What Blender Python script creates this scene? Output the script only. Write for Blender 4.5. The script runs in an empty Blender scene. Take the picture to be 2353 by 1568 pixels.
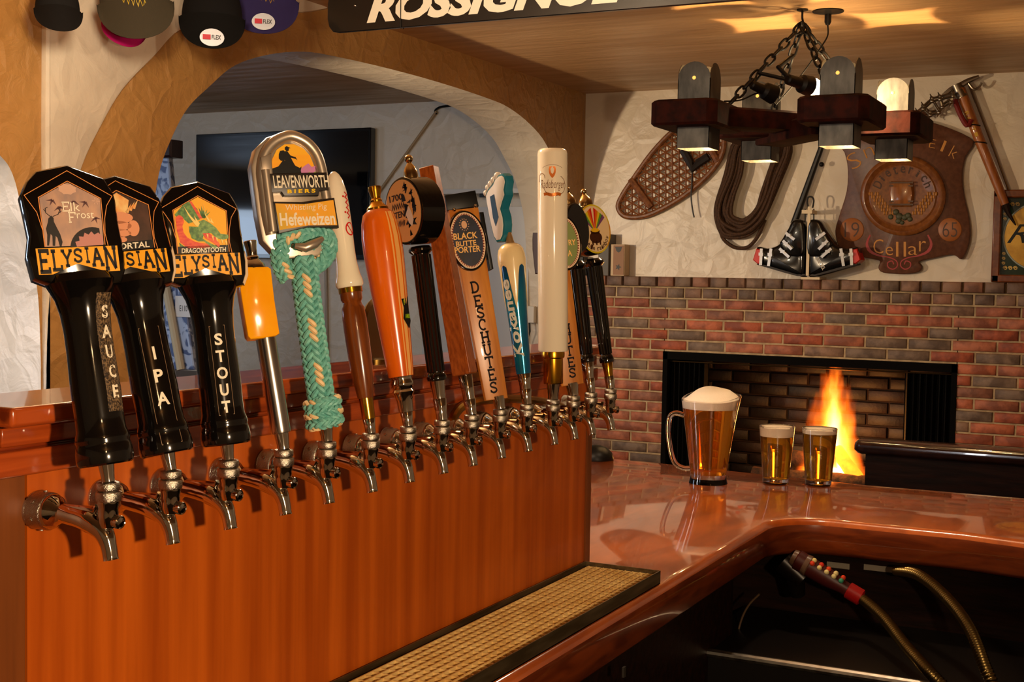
import bpy, bmesh, math, random
from math import sin, cos, tan, pi, radians, sqrt, atan2, hypot
from mathutils import Vector as V, Matrix
random.seed(11)
S = bpy.context.scene
COL = S.collection

# ------------------------------------------------------------------ camera
FPX, CX, CY = 3000.0, 1176.5, 784.0
EYE = V((0, 0, 1.62))
_y, _p, _r = radians(26.6), radians(-2.94), radians(1.0)
FWD = V((cos(_p) * cos(_y), cos(_p) * sin(_y), sin(_p)))
_rt = V((sin(_y), -cos(_y), 0))
_up = _rt.cross(FWD)
RT = _rt * cos(_r) + _up * sin(_r)
UP = _up * cos(_r) - _rt * sin(_r)
cd = bpy.data.cameras.new('camera')
cd.sensor_width = 36.0
cd.lens = FPX * 36.0 / 2353.0
cd.clip_start, cd.clip_end = 0.02, 60
cam = bpy.data.objects.new('camera', cd)
COL.objects.link(cam)
m3 = Matrix((RT, UP, -FWD)).transposed()
cam.matrix_world = Matrix.Translation(EYE) @ m3.to_4x4()
S.camera = cam


def ray(px, py):
    return FWD + RT * ((px - CX) / FPX) - UP * ((py - CY) / FPX)


def at(px, py, ax, val):
    """the point of the plane (axis ax = val) seen at a pixel of the 2353 x 1568 photograph"""
    d = ray(px, py)
    return EYE + d * ((val - EYE[ax]) / d[ax])


def depth(p):
    return (p - EYE).dot(FWD)


# ------------------------------------------------------------------ world, lights, exposure
S.view_settings.view_transform = 'Standard'
S.view_settings.look = 'None'
S.view_settings.gamma = 1.0
S.view_settings.exposure = 0.0
S.view_settings.use_curve_mapping = False
w = bpy.data.worlds.new('world')
S.world = w
w.use_nodes = True
w.node_tree.nodes['Background'].inputs[0].default_value = (0.9, 0.75, 0.6, 1)
w.node_tree.nodes['Background'].inputs[1].default_value = 0.02


def light(name, kind, loc, power, col, size=0.1, look=None, spot=None, size_y=None, blend=0.5):
    d = bpy.data.lights.new(name, kind)
    d.energy = power
    d.color = col
    if kind == 'AREA':
        d.size = size
        if size_y:
            d.shape = 'RECTANGLE'
            d.size_y = size_y
    else:
        d.shadow_soft_size = size
    if kind == 'SPOT':
        d.spot_size = radians(spot or 60)
        d.spot_blend = blend
    o = bpy.data.objects.new(name, d)
    COL.objects.link(o)
    o.location = loc
    if look is not None:
        o.rotation_euler = (V(look) - V(loc)).to_track_quat('-Z', 'Y').to_euler()
    return o


WARM = (1.0, 0.60, 0.27)
TUNG = (1.0, 0.70, 0.42)
DAY = (0.62, 0.78, 1.0)
light('camera_strobe', 'SPOT', (0.23, -0.41, 1.58), 97, (1.0, 0.72, 0.45), 0.03, look=(1.55, 1.15, 1.62), spot=86, blend=0.5)  # strobe beside the camera, out of frame, placed from the tap shadows
light('rear_fill', 'POINT', (-0.7, -1.4, 2.3), 16, WARM, 0.08)  # unseen fill light added behind the camera
light('arch_wall_fill', 'POINT', (1.95, 1.75, 2.3), 50, (1.0, 0.80, 0.55), 0.10)  # unseen light added to brighten the arch wall
light('foam_fill', 'POINT', (3.1, 0.75, 2.45), 17, (1.0, 0.80, 0.56), 0.06)  # unseen light added above the bar end to brighten foam and bar top
light('back_room_spot', 'SPOT', (3.3, 3.62, 1.78), 175, (1.0, 0.74, 0.46), 0.05, look=(6.4, 1.3, 1.85), spot=62, blend=0.6)
strip = light('strip_light', 'AREA', (1.35, 3.9, 1.62), 5, (0.95, 0.92, 0.95), 0.2, look=(3.54, 1.14, 1.25), size_y=1.3)
strip.data.spread = radians(70)
light('back_room_fill', 'AREA', (3.4, 4.7, 2.56), 40, (0.84, 0.90, 1.0), 1.2, look=(4.2, 4.7, 0.0))  # unseen area light added to brighten the television wall
light('window_daylight', 'AREA', (2.4, 8.1, 1.8), 20, DAY, 1.2, look=(5.4, 4.6, 1.6), size_y=0.8)
light('entrance_daylight', 'AREA', (-2.6, 4.9, 1.7), 30, (0.8, 0.88, 1.0), 1.6, look=(4.5, 3.0, 1.7), size_y=1.6)
light('fire_glow', 'POINT', (6.47, 1.5, 0.85), 9, (1.0, 0.42, 0.10), 0.08)


# ------------------------------------------------------------------ materials
def lin(c):
    o = []
    for x in c[:3]:
        x = x / 255.0
        o.append(x / 12.92 if x <= 0.04045 else ((x + 0.055) / 1.055) ** 2.4)
    return tuple(o) + (1.0,)


_mats = {}


def mat(name, col, rough=0.5, metal=0.0, coat=0.0, col2=None, scale=(5, 5, 5), bump=0.0, bscale=None,
        bdist=0.01, emis=0.0, trans=0.0, ior=1.45, detail=4.0, distort=0.0, lo=0.35, hi=0.65, col3=None,
        rough2=None, alpha=1.0, sheen=0.0, vor=0.0, spec=0.5):
    if name in _mats:
        return _mats[name]
    m = bpy.data.materials.new(name)
    m.use_nodes = True
    n, l = m.node_tree.nodes, m.node_tree.links
    b = n['Principled BSDF']
    b.inputs['Base Color'].default_value = lin(col)
    b.inputs['Roughness'].default_value = rough
    b.inputs['Metallic'].default_value = metal
    b.inputs['IOR'].default_value = ior
    b.inputs['Coat Weight'].default_value = coat
    b.inputs['Specular IOR Level'].default_value = spec
    b.inputs['Coat Roughness'].default_value = 0.035
    b.inputs['Transmission Weight'].default_value = trans
    b.inputs['Alpha'].default_value = alpha
    b.inputs['Sheen Weight'].default_value = sheen
    if emis:
        b.inputs['Emission Color'].default_value = lin(col)
        b.inputs['Emission Strength'].default_value = emis
    tc = n.new('ShaderNodeTexCoord')

    def mapped(sc):
        mp = n.new('ShaderNodeMapping')
        mp.inputs['Scale'].default_value = sc
        l.new(tc.outputs['Object'], mp.inputs['Vector'])
        return mp.outputs['Vector']
    if col2 is not None or rough2 is not None:
        nz = n.new('ShaderNodeTexNoise')
        nz.inputs['Scale'].default_value = 1.0
        nz.inputs['Detail'].default_value = detail
        nz.inputs['Distortion'].default_value = distort
        l.new(mapped(scale), nz.inputs['Vector'])
        if col2 is not None:
            r = n.new('ShaderNodeValToRGB')
            r.color_ramp.elements[0].position = lo
            r.color_ramp.elements[0].color = lin(col)
            r.color_ramp.elements[1].position = hi
            r.color_ramp.elements[1].color = lin(col2)
            if col3 is not None:
                e = r.color_ramp.elements.new((lo + hi) / 2)
                e.color = lin(col3)
            l.new(nz.outputs['Fac'], r.inputs['Fac'])
            l.new(r.outputs['Color'], b.inputs['Base Color'])
        if rough2 is not None:
            mr = n.new('ShaderNodeMapRange')
            mr.inputs['To Min'].default_value = rough
            mr.inputs['To Max'].default_value = rough2
            mr.inputs['From Min'].default_value = lo
            mr.inputs['From Max'].default_value = hi
            l.new(nz.outputs['Fac'], mr.inputs['Value'])
            l.new(mr.outputs['Result'], b.inputs['Roughness'])
    if bump:
        bn = n.new('ShaderNodeBump')
        bn.inputs['Strength'].default_value = bump
        bn.inputs['Distance'].default_value = bdist
        if vor:
            t = n.new('ShaderNodeTexVoronoi')
            t.feature = 'DISTANCE_TO_EDGE'
            t.inputs['Scale'].default_value = 1.0
            nz2 = n.new('ShaderNodeTexNoise')
            nz2.inputs['Scale'].default_value = vor
            nz2.inputs['Detail'].default_value = 3
            l.new(tc.outputs['Object'], nz2.inputs['Vector'])
            mx = n.new('ShaderNodeVectorMath')
            mx.operation = 'MULTIPLY_ADD'
            mx.inputs[1].default_value = (0.25, 0.25, 0.25)
            l.new(nz2.outputs['Color'], mx.inputs[0])
            l.new(tc.outputs['Object'], mx.inputs[2])
            mp = n.new('ShaderNodeMapping')
            mp.inputs['Scale'].default_value = bscale
            l.new(mx.outputs[0], mp.inputs['Vector'])
            l.new(mp.outputs[0], t.inputs['Vector'])
            cl = n.new('ShaderNodeMath')
            cl.operation = 'MINIMUM'
            cl.inputs[1].default_value = 0.16
            l.new(t.outputs['Distance'], cl.inputs[0])
            nz3 = n.new('ShaderNodeTexNoise')
            nz3.inputs['Scale'].default_value = 1.0
            nz3.inputs['Detail'].default_value = 6
            nz3.inputs['Distortion'].default_value = 1.2
            l.new(mapped(tuple(x * 1.6 for x in bscale)), nz3.inputs['Vector'])
            ad = n.new('ShaderNodeMath')
            ad.operation = 'MULTIPLY_ADD'
            ad.inputs[1].default_value = -2.2
            l.new(cl.outputs[0], ad.inputs[0])
            l.new(nz3.outputs['Fac'], ad.inputs[2])
            l.new(ad.outputs[0], bn.inputs['Height'])
        else:
            nb = n.new('ShaderNodeTexNoise')
            nb.inputs['Scale'].default_value = 1.0
            nb.inputs['Detail'].default_value = 6
            nb.inputs['Distortion'].default_value = distort
            l.new(mapped(bscale or scale), nb.inputs['Vector'])
            l.new(nb.outputs['Fac'], bn.inputs['Height'])
        l.new(bn.outputs['Normal'], b.inputs['Normal'])
    _mats[name] = m
    return m


def flat(r, g, b, rough=0.4):
    return mat('paint_%d_%d_%d_%d' % (r, g, b, int(rough * 100)), (r, g, b), rough, spec=0.25)


CHROME = mat('chrome', (205, 200, 190), 0.07, 1.0)
CHROME_K = mat('knurled_chrome', (190, 182, 168), 0.22, 1.0, bump=0.7, bscale=(900, 900, 900), bdist=0.0010)
STEEL = mat('brushed_steel', (170, 165, 155), 0.28, 1.0, rough2=0.4, scale=(60, 60, 6))
BRASS = mat('brass', (205, 150, 45), 0.18, 1.0)
BRASS_D = mat('aged_brass', (110, 86, 40), 0.35, 1.0)
BLACKG = mat('black_gloss', (10, 8, 7), 0.10, 0, coat=0.6)
BLACK = mat('black_satin', (10, 9, 8), 0.42, spec=0.3)
IRON = mat('black_iron', (20, 16, 13), 0.5, 0.5)
SHEETM = mat('galvanised_sheet', (92, 88, 82), 0.45, 0.5, col2=(64, 61, 57), scale=(30, 30, 12))
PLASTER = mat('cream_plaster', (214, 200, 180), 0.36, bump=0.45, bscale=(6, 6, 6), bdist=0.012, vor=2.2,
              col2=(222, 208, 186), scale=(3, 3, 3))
TAN_SHADE = mat('shaded_tan_plaster', (180, 134, 76), 0.42, bump=0.6, bscale=(8, 8, 8), bdist=0.014, vor=3.0,
          col2=(164, 118, 62), scale=(3, 3, 3))  # tan puts the shade on the wall's front face into the colour
BLOCK = mat('painted_block', (178, 172, 166), 0.5, bump=0.35, bscale=(14, 14, 14), bdist=0.006)
CEIL = mat('ceiling_paint', (196, 156, 110), 0.36, bump=0.6, bscale=(34, 7, 30), bdist=0.006, col2=(178, 138, 94),
           scale=(16, 2.2, 16), rough2=0.5, detail=8)
FLOORM = mat('dark_floor', (40, 28, 20), 0.6, col2=(28, 20, 15), scale=(4, 4, 4))
PANELW = mat('orange_veneer', (200, 96, 20), 0.38, coat=0.15, col2=(166, 72, 10), scale=(34, 34, 1.3), detail=8,
             bump=0.1, bscale=(260, 260, 9), bdist=0.001)
STILEW = mat('brown_board', (132, 70, 26), 0.42, coat=0.1, col2=(98, 50, 18), scale=(40, 40, 1.5), detail=8)
LEDGEW = mat('red_fir', (176, 76, 26), 0.18, coat=0.7, col2=(112, 38, 12), scale=(2.0, 50, 60), detail=6, distort=0.8)
BARW = mat('bar_top_wood', (190, 92, 28), 0.3, coat=1.0, col2=(146, 62, 16), scale=(4, 14, 14), detail=6,
           distort=0.5)
APRONW = mat('bar_edge_wood', (128, 56, 20), 0.28, coat=0.8, col2=(92, 36, 12), scale=(7, 7, 40), detail=5,
             distort=1.0)
DARKW = mat('dark_stained_wood', (44, 20, 12), 0.2, coat=0.6, col2=(26, 11, 7), scale=(4, 30, 30))
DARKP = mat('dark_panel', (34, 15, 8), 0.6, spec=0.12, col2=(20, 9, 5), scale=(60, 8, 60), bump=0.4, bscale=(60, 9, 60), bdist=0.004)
BEAMW = mat('beam_wood', (58, 19, 7), 0.75, spec=0.15, col2=(30, 10, 5), scale=(24, 24, 24), bump=0.3, bscale=(40, 40, 40), bdist=0.004)


# ------------------------------------------------------------------ mesh building
def inset(poly, d):
    n = len(poly)
    out = []
    area = sum(poly[i][0] * poly[(i + 1) % n][1] - poly[(i + 1) % n][0] * poly[i][1] for i in range(n))
    sg = 1 if area > 0 else -1
    for i in range(n):
        a, b, c = poly[i - 1], poly[i], poly[(i + 1) % n]
        e1 = V((b[0] - a[0], b[1] - a[1]))
        e2 = V((c[0] - b[0], c[1] - b[1]))
        if e1.length < 1e-9 or e2.length < 1e-9:
            out.append(b)
            continue
        e1.normalize()
        e2.normalize()
        n1 = V((-e1.y, e1.x)) * sg
        n2 = V((-e2.y, e2.x)) * sg
        mm = n1 + n2
        k = mm.length_squared
        if k < 0.25:
            mm = n1
            k = 1.0
        else:
            mm = mm * 2.0
        q = mm * (d / k) if k >= 0.25 else mm * d
        out.append((b[0] + q.x, b[1] + q.y))
    return out


def circ(cx, cy, rx, ry=None, n=32, a0=0.0, a1=2 * pi):
    ry = rx if ry is None else ry
    full = abs(a1 - a0 - 2 * pi) < 1e-6
    k = n if full else n + 1
    return [(cx + rx * cos(a0 + (a1 - a0) * i / n), cy + ry * sin(a0 + (a1 - a0) * i / n)) for i in range(k)]


def smooth(pts, n=6, closed=False):
    """Catmull-Rom through points of any dimension"""
    P = [V(p) for p in pts]
    out = []
    N = len(P)
    rng = N if closed else N - 1
    for i in range(rng):
        if closed:
            a, b, c, d = P[i - 1], P[i], P[(i + 1) % N], P[(i + 2) % N]
        else:
            a, b, c, d = P[max(i - 1, 0)], P[i], P[i + 1], P[min(i + 2, N - 1)]
        for k in range(n):
            t = k / n
            out.append(0.5 * ((2 * b) + (c - a) * t + (2 * a - 5 * b + 4 * c - d) * t * t + (3 * b - a - 3 * c + d) * t ** 3))
    if not closed:
        out.append(P[-1])
    return [tuple(p) for p in out]


_tcache = {}


def text_geo(s, bold=0.0, shear=0.0, space=1.0):
    key = (s, bold, shear, space)
    if key in _tcache:
        return _tcache[key]
    c = bpy.data.curves.new('t', 'FONT')
    c.body = s
    c.size = 1.0
    c.align_x = 'CENTER'
    c.offset = bold
    c.shear = shear
    c.space_character = space
    c.resolution_u = 3
    o = bpy.data.objects.new('t', c)
    COL.objects.link(o)
    dg = bpy.context.evaluated_depsgraph_get()
    dg.update()
    me = o.evaluated_get(dg).to_mesh()
    vs = [tuple(v.co) for v in me.vertices]
    fs = [tuple(p.vertices) for p in me.polygons]
    o.evaluated_get(dg).to_mesh_clear()
    bpy.data.objects.remove(o)
    bpy.data.curves.remove(c)
    xs = [v[0] for v in vs]
    ys = [v[1] for v in vs]
    x0, x1, y0, y1 = min(xs), max(xs), min(ys), max(ys)
    cap = 0.0
    vs = [((v[0] - x0) / (x1 - x0), (v[1] - y0) / (y1 - y0)) for v in vs]
    _tcache[key] = (vs, fs)
    return _tcache[key]


class MB:
    def __init__(self):
        self.v, self.f, self.mi, self.cur = [], [], [], 0

    def add(self, vs, fs, M=None):
        k = len(self.v)
        for p in vs:
            p = V(p)
            self.v.append(tuple(M @ p if M is not None else p))
        for f in fs:
            self.f.append(tuple(i + k for i in f))
            self.mi.append(self.cur)
        return self

    def box(self, c, s, M=None):
        x, y, z = c
        a, b, d = s[0] / 2, s[1] / 2, s[2] / 2
        vs = [(x + i * a, y + j * b, z + k * d) for k in (-1, 1) for j in (-1, 1) for i in (-1, 1)]
        return self.add(vs, [(0, 2, 3, 1), (4, 5, 7, 6), (0, 1, 5, 4), (2, 6, 7, 3), (0, 4, 6, 2), (1, 3, 7, 5)], M)

    def loops(self, L, closed=True, c0=True, c1=True, M=None):
        n = len(L[0])
        vs = [p for lp in L for p in lp]
        fs = []
        for i in range(len(L) - 1):
            for j in range(n if closed else n - 1):
                a, b = i * n + j, i * n + (j + 1) % n
                fs.append((a, b, b + n, a + n))
        if c0:
            fs.append(tuple(range(n)))
        if c1:
            fs.append(tuple(range((len(L) - 1) * n, len(L) * n)))
        return self.add(vs, fs, M)

    def prism(self, poly, h0, h1, fr=None, bev=0.0, M=None, both=True):
        """poly in (a, b) extruded along h; fr maps (a, b, h) to a point"""
        fr = fr or (lambda a, b, h: (a, b, h))
        if bev:
            sg = 1 if h1 > h0 else -1
            q = inset(poly, bev)
            L = [(q, h0), (poly, h0 + sg * bev)] if both else [(poly, h0)]
            L += [(poly, h1 - sg * bev), (inset(poly, bev * 0.3), h1 - sg * bev * 0.3), (q, h1)]
        else:
            L = [(poly, h0), (poly, h1)]
        return self.loops([[fr(a, b, h) for a, b in P] for P, h in L], M=M)

    def lathe(self, prof, n=24, M=None, sx=1.0, sy=1.0, c0=True, c1=True, off=None):
        L = []
        for k, (r, z) in enumerate(prof):
            ox, oy = off(z) if off else (0, 0)
            r = max(r, 1e-5)
            L.append([(ox + r * sx * cos(2 * pi * i / n), oy + r * sy * sin(2 * pi * i / n), z) for i in range(n)])
        return self.loops(L, M=M, c0=c0, c1=c1)

    def tube(self, path, r, n=8, closed=False, M=None, flatten=None):
        P = [V(p) for p in path]
        N = len(P)
        R = [r] * N if not hasattr(r, '__len__') else list(r)
        L = []
        prev = None
        for i in range(N):
            if closed:
                t = P[(i + 1) % N] - P[i - 1]
            else:
                t = P[min(i + 1, N - 1)] - P[max(i - 1, 0)]
            if t.length < 1e-9:
                t = V((0, 0, 1))
            t.normalize()
            if prev is None:
                a = V((0, 0, 1)) if abs(t.z) < 0.9 else V((1, 0, 0))
                u = t.cross(a).normalized()
            else:
                u = (prev - t * prev.dot(t))
                u = u.normalized() if u.length > 1e-6 else t.orthogonal().normalized()
            prev = u
            w_ = t.cross(u)
            L.append([P[i] + (u * cos(2 * pi * k / n) + w_ * sin(2 * pi * k / n)) * R[i] for k in range(n)])
        if closed:
            L.append(L[0])
            return self.loops(L, M=M, c0=False, c1=False)
        return self.loops(L, M=M)

    def ball(self, c, r, n=14, s=(1, 1, 1), M=None):
        m = max(6, n // 2 + 1)
        L = []
        for i in range(m + 1):
            a = -pi / 2 + pi * i / m
            rr = max(cos(a) * r, r * 1e-3)
            L.append([(c[0] + rr * cos(2 * pi * k / n) * s[0], c[1] + rr * sin(2 * pi * k / n) * s[1],
                       c[2] + r * sin(a) * s[2]) for k in range(n)])
        return self.loops(L, M=M)

    def poly(self, pts, M=None):
        return self.add(pts, [tuple(range(len(pts)))], M)

    def text(self, s, fn, bold=0.0, shear=0.0, space=1.0, M=None):
        """fn maps (0..1, 0..1) of the word's own box to a point"""
        vs, fs = text_geo(s, bold, shear, space)
        return self.add([fn(x, y) for x, y in vs], fs, M)

    def ribbon(self, pts, wd, fn, closed=False):
        """flat stroke of width wd along 2-D points, mapped by fn(a, b)"""
        P = [V((p[0], p[1])) for p in pts]
        N = len(P)
        W = wd if hasattr(wd, '__len__') else [wd] * N
        A, B = [], []
        for i in range(N):
            if closed:
                e1, e2 = P[i] - P[i - 1], P[(i + 1) % N] - P[i]
            else:
                e1 = P[i] - P[i - 1] if i > 0 else P[i + 1] - P[i]
                e2 = P[i + 1] - P[i] if i < N - 1 else P[i] - P[i - 1]
            if e1.length < 1e-9:
                e1 = e2
            if e2.length < 1e-9:
                e2 = e1
            e1, e2 = e1.normalized(), e2.normalized()
            t = e1 + e2
            t = t.normalized() if t.length > 1e-6 else e1
            nn = V((-t.y, t.x))
            k = min(1.0 / max(abs(nn.dot(V((-e1.y, e1.x)))), 0.35), 2.2)
            A.append(P[i] + nn * W[i] * 0.5 * k)
            B.append(P[i] - nn * W[i] * 0.5 * k)
        vs = [fn(*p) for p in A] + [fn(*p) for p in B]
        fs = [(i, (i + 1) % N, N + (i + 1) % N, N + i) for i in range(N if closed else N - 1)]
        return self.add(vs, fs)

    def mesh(self, name, mats, ang=35, smooth_all=True, recalc=True):
        me = bpy.data.meshes.new(name)
        me.from_pydata(self.v, [], self.f)
        for m in (mats if isinstance(mats, (list, tuple)) else [mats]):
            me.materials.append(m)
        if any(self.mi):
            me.polygons.foreach_set('material_index', self.mi)
        if recalc:
            bm = bmesh.new()
            bm.from_mesh(me)
            bmesh.ops.recalc_face_normals(bm, faces=bm.faces)
            bm.to_mesh(me)
            bm.free()
        me.update()
        if smooth_all:
            me.shade_smooth()
            me.set_sharp_from_angle(angle=radians(ang))
        return me

    def build(self, name, mats, parent=None, M=None, label=None, ang=35, smooth_all=True, kind=None, recalc=True):
        return link(name, self.mesh(name, mats, ang, smooth_all, recalc), parent, M, label, kind)


def link(name, me, parent=None, M=None, label=None, kind=None):
    o = bpy.data.objects.new(name, me)
    COL.objects.link(o)
    if parent is not None:
        o.parent = parent
    if M is not None:
        o.matrix_basis = M
    if label:
        o['label'] = label
    if kind:
        o['kind'] = kind
    return o


def tag(o, label, cat, group=None):
    o['label'] = label
    o['category'] = cat
    if group:
        o['group'] = group
    return o


def thing(name, label, cat, loc=(0, 0, 0), group=None, M=None):
    o = bpy.data.objects.new(name, None)
    o.empty_display_size = 0.05
    COL.objects.link(o)
    o.location = loc
    if M is not None:
        o.matrix_basis = M
    return tag(o, label, cat, group)


def struct(name, mb, mats, **k):
    o = mb.build(name, mats, **k)
    o['kind'] = 'structure'
    return o


def bevel(o, w_, seg=2, ang=40):
    b = o.modifiers.new('bevel', 'BEVEL')
    b.width = w_
    b.segments = seg
    b.limit_method = 'ANGLE'
    b.angle_limit = radians(ang)
    b.harden_normals = False
    return o


# plane helpers: build on the far wall (x = const) from pixels
def wall_fn(x):
    return lambda px, py: at(px, py, 0, x)


ZC = 2.58        # ceiling
XF = 6.40        # far wall
YA = 2.793       # arch wall, bar side
ZB = 1.0376      # bar top
XR = 6.33        # brick face

# ------------------------------------------------------------------ the setting
struct('floor', MB().box((2, 2.6, -0.05), (10.2, 11.4, 0.1)), FLOORM)
struct('ceiling', MB().box((2, 2.6, ZC + 0.05), (10.2, 11.4, 0.1)), CEIL)
mb = MB().box((XF + 0.25, 2.6, 1.29), (0.5, 11.4, 2.58))
# far wall: an opening is left for the firebox
FY0, FY1, FZ0, FZ1 = 0.858, 2.30, 0.46, 1.238
mb = MB()
mb.box((XF + 0.3, (8.2 + FY1) / 2, 1.29), (0.6, 8.2 - FY1, 2.58))
mb.box((XF + 0.3, (FY0 - 3.0) / 2, 1.29), (0.6, FY0 + 3.0, 2.58))
mb.box((XF + 0.3, (FY0 + FY1) / 2, (FZ1 + 2.58) / 2), (0.6, FY1 - FY0, 2.58 - FZ1))
mb.box((XF + 0.3, (FY0 + FY1) / 2, FZ0 / 2), (0.6, FY1 - FY0, FZ0))
struct('wall_far', mb, PLASTER)
struct('wall_rear', MB().box((-3.0, 2.6, 1.29), (0.1, 11.4, 2.58)), PLASTER)
struct('wall_right', MB().box((1.7, -3.0, 1.29), (9.4, 0.1, 2.58)), PLASTER)
# wall of the back room with the window that lights it
WX0, WX1, WZ0, WZ1 = 1.9, 2.95, 1.35, 2.2
mb = MB()
mb.box(((WX0 - 3) / 2, 8.25, 1.29), (WX0 + 3, 0.1, 2.58))
mb.box(((WX1 + 6.4) / 2, 8.25, 1.29), (6.4 - WX1, 0.1, 2.58))
mb.box(((WX0 + WX1) / 2, 8.25, WZ0 / 2), (WX1 - WX0, 0.1, WZ0))
mb.box(((WX0 + WX1) / 2, 8.25, (WZ1 + 2.58) / 2), (WX1 - WX0, 0.1, 2.58 - WZ1))
struct('wall_back_room', mb, BLOCK)
win = bpy.data.objects.new('window_1', None)
COL.objects.link(win)
win['kind'] = 'structure'
mb = MB()
for x in (WX0 + 0.03, (WX0 + WX1) / 2, WX1 - 0.03):
    mb.box((x, 8.22, (WZ0 + WZ1) / 2), (0.06, 0.06, WZ1 - WZ0))
for z in (WZ0 + 0.03, 1.5, WZ1 - 0.03):
    mb.box(((WX0 + WX1) / 2, 8.22, z), (WX1 - WX0, 0.05, 0.06))
mb.build('window_frame', flat(225, 222, 215), win)
SKYP = mat('daylit_pane', (176, 205, 255), 0.3, emis=0.45)
MB().box(((WX0 + WX1) / 2, 8.29, (WZ0 + WZ1) / 2), (WX1 - WX0, 0.01, WZ1 - WZ0)).build('window_pane', SKYP, win)

# arch wall between bar room and back room
TH = 0.27
half = [(1.62, 0.0), (1.62, 1.35), (1.605, 1.6), (1.585, 1.75), (1.554, 1.909), (1.50, 2.02), (1.425, 2.124),
        (1.321, 2.207), (1.189, 2.296), (1.002, 2.361), (0.80, 2.402), (0.61, 2.415), (0.3, 2.424), (0.0, 2.427)]
half = [half[0], half[1]] + [tuple(p) for p in smooth(half[1:], 5)][1:]
AXC = 4.68
big = [(AXC - h, z) for h, z in half] + [(AXC + h, z) for h, z in half[-2::-1]]
hl = [(1.12, 0.0), (1.12, 1.35), (1.11, 1.537), (1.078, 1.68), (1.058, 1.741), (1.04, 1.818), (1.015, 1.877), (0.975, 1.915),
      (0.85, 2.0), (0.6, 2.1), (0.3, 2.16), (0.0, 2.18)]
hl = [hl[0], hl[1]] + smooth(hl[1:], 5)[1:]
small = [(1.533 - h, z) for h, z in hl] + [(1.533 + h, z) for h, z in hl[-2::-1]]
outline = [(-3.0, 0.0)] + small + big + [(XF, 0.0), (XF, ZC), (-3.0, ZC)]
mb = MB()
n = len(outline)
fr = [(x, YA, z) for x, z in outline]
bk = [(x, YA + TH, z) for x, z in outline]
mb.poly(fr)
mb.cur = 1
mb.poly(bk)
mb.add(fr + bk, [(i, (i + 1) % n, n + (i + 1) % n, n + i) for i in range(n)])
struct('wall_left', mb, [TAN_SHADE, PLASTER], ang=30)  # tan fronts and cream jambs carry shade and daylight as colour
# raised cream layer, shaped and coloured as the lit patch on the pillar's spandrel
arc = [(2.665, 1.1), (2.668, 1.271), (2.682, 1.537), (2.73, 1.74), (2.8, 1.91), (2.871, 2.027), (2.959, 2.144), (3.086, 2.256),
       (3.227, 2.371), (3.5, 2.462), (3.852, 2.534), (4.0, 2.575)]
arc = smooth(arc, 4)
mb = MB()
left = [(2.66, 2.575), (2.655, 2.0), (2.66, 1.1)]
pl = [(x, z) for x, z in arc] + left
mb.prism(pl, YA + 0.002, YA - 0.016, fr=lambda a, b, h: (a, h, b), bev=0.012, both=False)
struct('lit_patch_1', mb, PLASTER)

# ------------------------------------------------------------------ bar
def bullnose(outline, z0, z1, r):
    """flat slab with a rounded upper edge"""
    mb_ = MB()
    L = [(inset(outline, 0.012), z0), (outline, z0 + 0.012)]
    for k in range(7):
        a = pi / 2 * k / 6
        L.append((inset(outline, r * (1 - cos(a))), z1 - r + r * sin(a)))
    P3 = [[(x, y, z) for x, y in P] for P, z in L]
    mb_.cur = 1
    mb_.loops(P3[:4], c1=False)
    mb_.cur = 0
    mb_.loops(P3[3:], c0=False)
    return mb_


arc_in = [(3.03 + 0.122 * sin(a), 0.706 + 0.122 * cos(a)) for a in [pi / 2 * k / 8 for k in range(9)]]
bar = [(-1.0, 0.828)] + arc_in + [(3.155, 0.4), (3.125, 0.25), (3.10, 0.0), (3.10, -1.6), (3.75, -1.6), (3.78, 0.33), (3.77, 0.78), (3.81, 1.1),
       (3.855, 1.43), (3.86, 1.62), (3.82, 1.72), (3.72, 1.78), (-1.0, 1.78)]
counter = thing('bar_counter', 'long L-shaped varnished wooden bar counter carrying the beer glasses and drip tray', 'bar counter')
slab = bullnose(bar, ZB - 0.088, ZB, 0.020).build('bar_top', [BARW, APRONW], counter, ang=50)
mb = MB()
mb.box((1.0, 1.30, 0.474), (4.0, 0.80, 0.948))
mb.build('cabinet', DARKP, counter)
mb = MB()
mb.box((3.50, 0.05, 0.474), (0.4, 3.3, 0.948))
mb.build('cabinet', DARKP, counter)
# blocks edge-glued into the apron of the far leg
mb = MB()
for y in (0.46, 0.14):
    mb.box((3.165 if y > 0.3 else 3.12, y, ZB - 0.05), (0.012, 0.006, 0.06))
mb.build('seam', mat('glue_line', (40, 18, 8), 0.4), counter)

# tap wall standing on the bar
tw = thing('tap_wall', 'orange veneer back panel with a varnished ledge holding the row of beer taps', 'tap wall')
XP0, XP1 = -0.4, 2.326
mb = MB()
mb.box(((0.932 + XP1) / 2, 1.06, (ZB + 1.413) / 2), (XP1 - 0.932, 0.12, 1.413 - ZB))
mb.build('back_panel', PANELW, tw)
MB().box(((0.929 + XP0) / 2, 1.061, (ZB + 1.413) / 2), (0.929 - XP0, 0.122, 1.413 - ZB)).build('side_board', STILEW, tw, label='browner vertical board')
mb = MB().box((XP1 + 0.012, 1.062, (ZB + 1.44) / 2), (0.022, 0.13, 1.44 - ZB))
mb.build('end_board', STILEW, tw)
mb = MB().box(((XP0 + XP1) / 2 + 0.02, 1.055, 1.4265), (XP1 - XP0 + 0.04, 0.122, 0.025))
bevel(mb.build('frieze', LEDGEW, tw), 0.002)
mb = MB().box(((0.905 + XP1) / 2 + 0.02, 1.06, 1.4525), (XP1 - 0.905 + 0.05, 0.122, 0.019))
mb.box(((0.905 + XP1) / 2 + 0.02, 1.065, 1.440), (XP1 - 0.905 + 0.05, 0.112, 0.005))
bevel(mb.build('moulding', LEDGEW, tw), 0.002)
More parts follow.
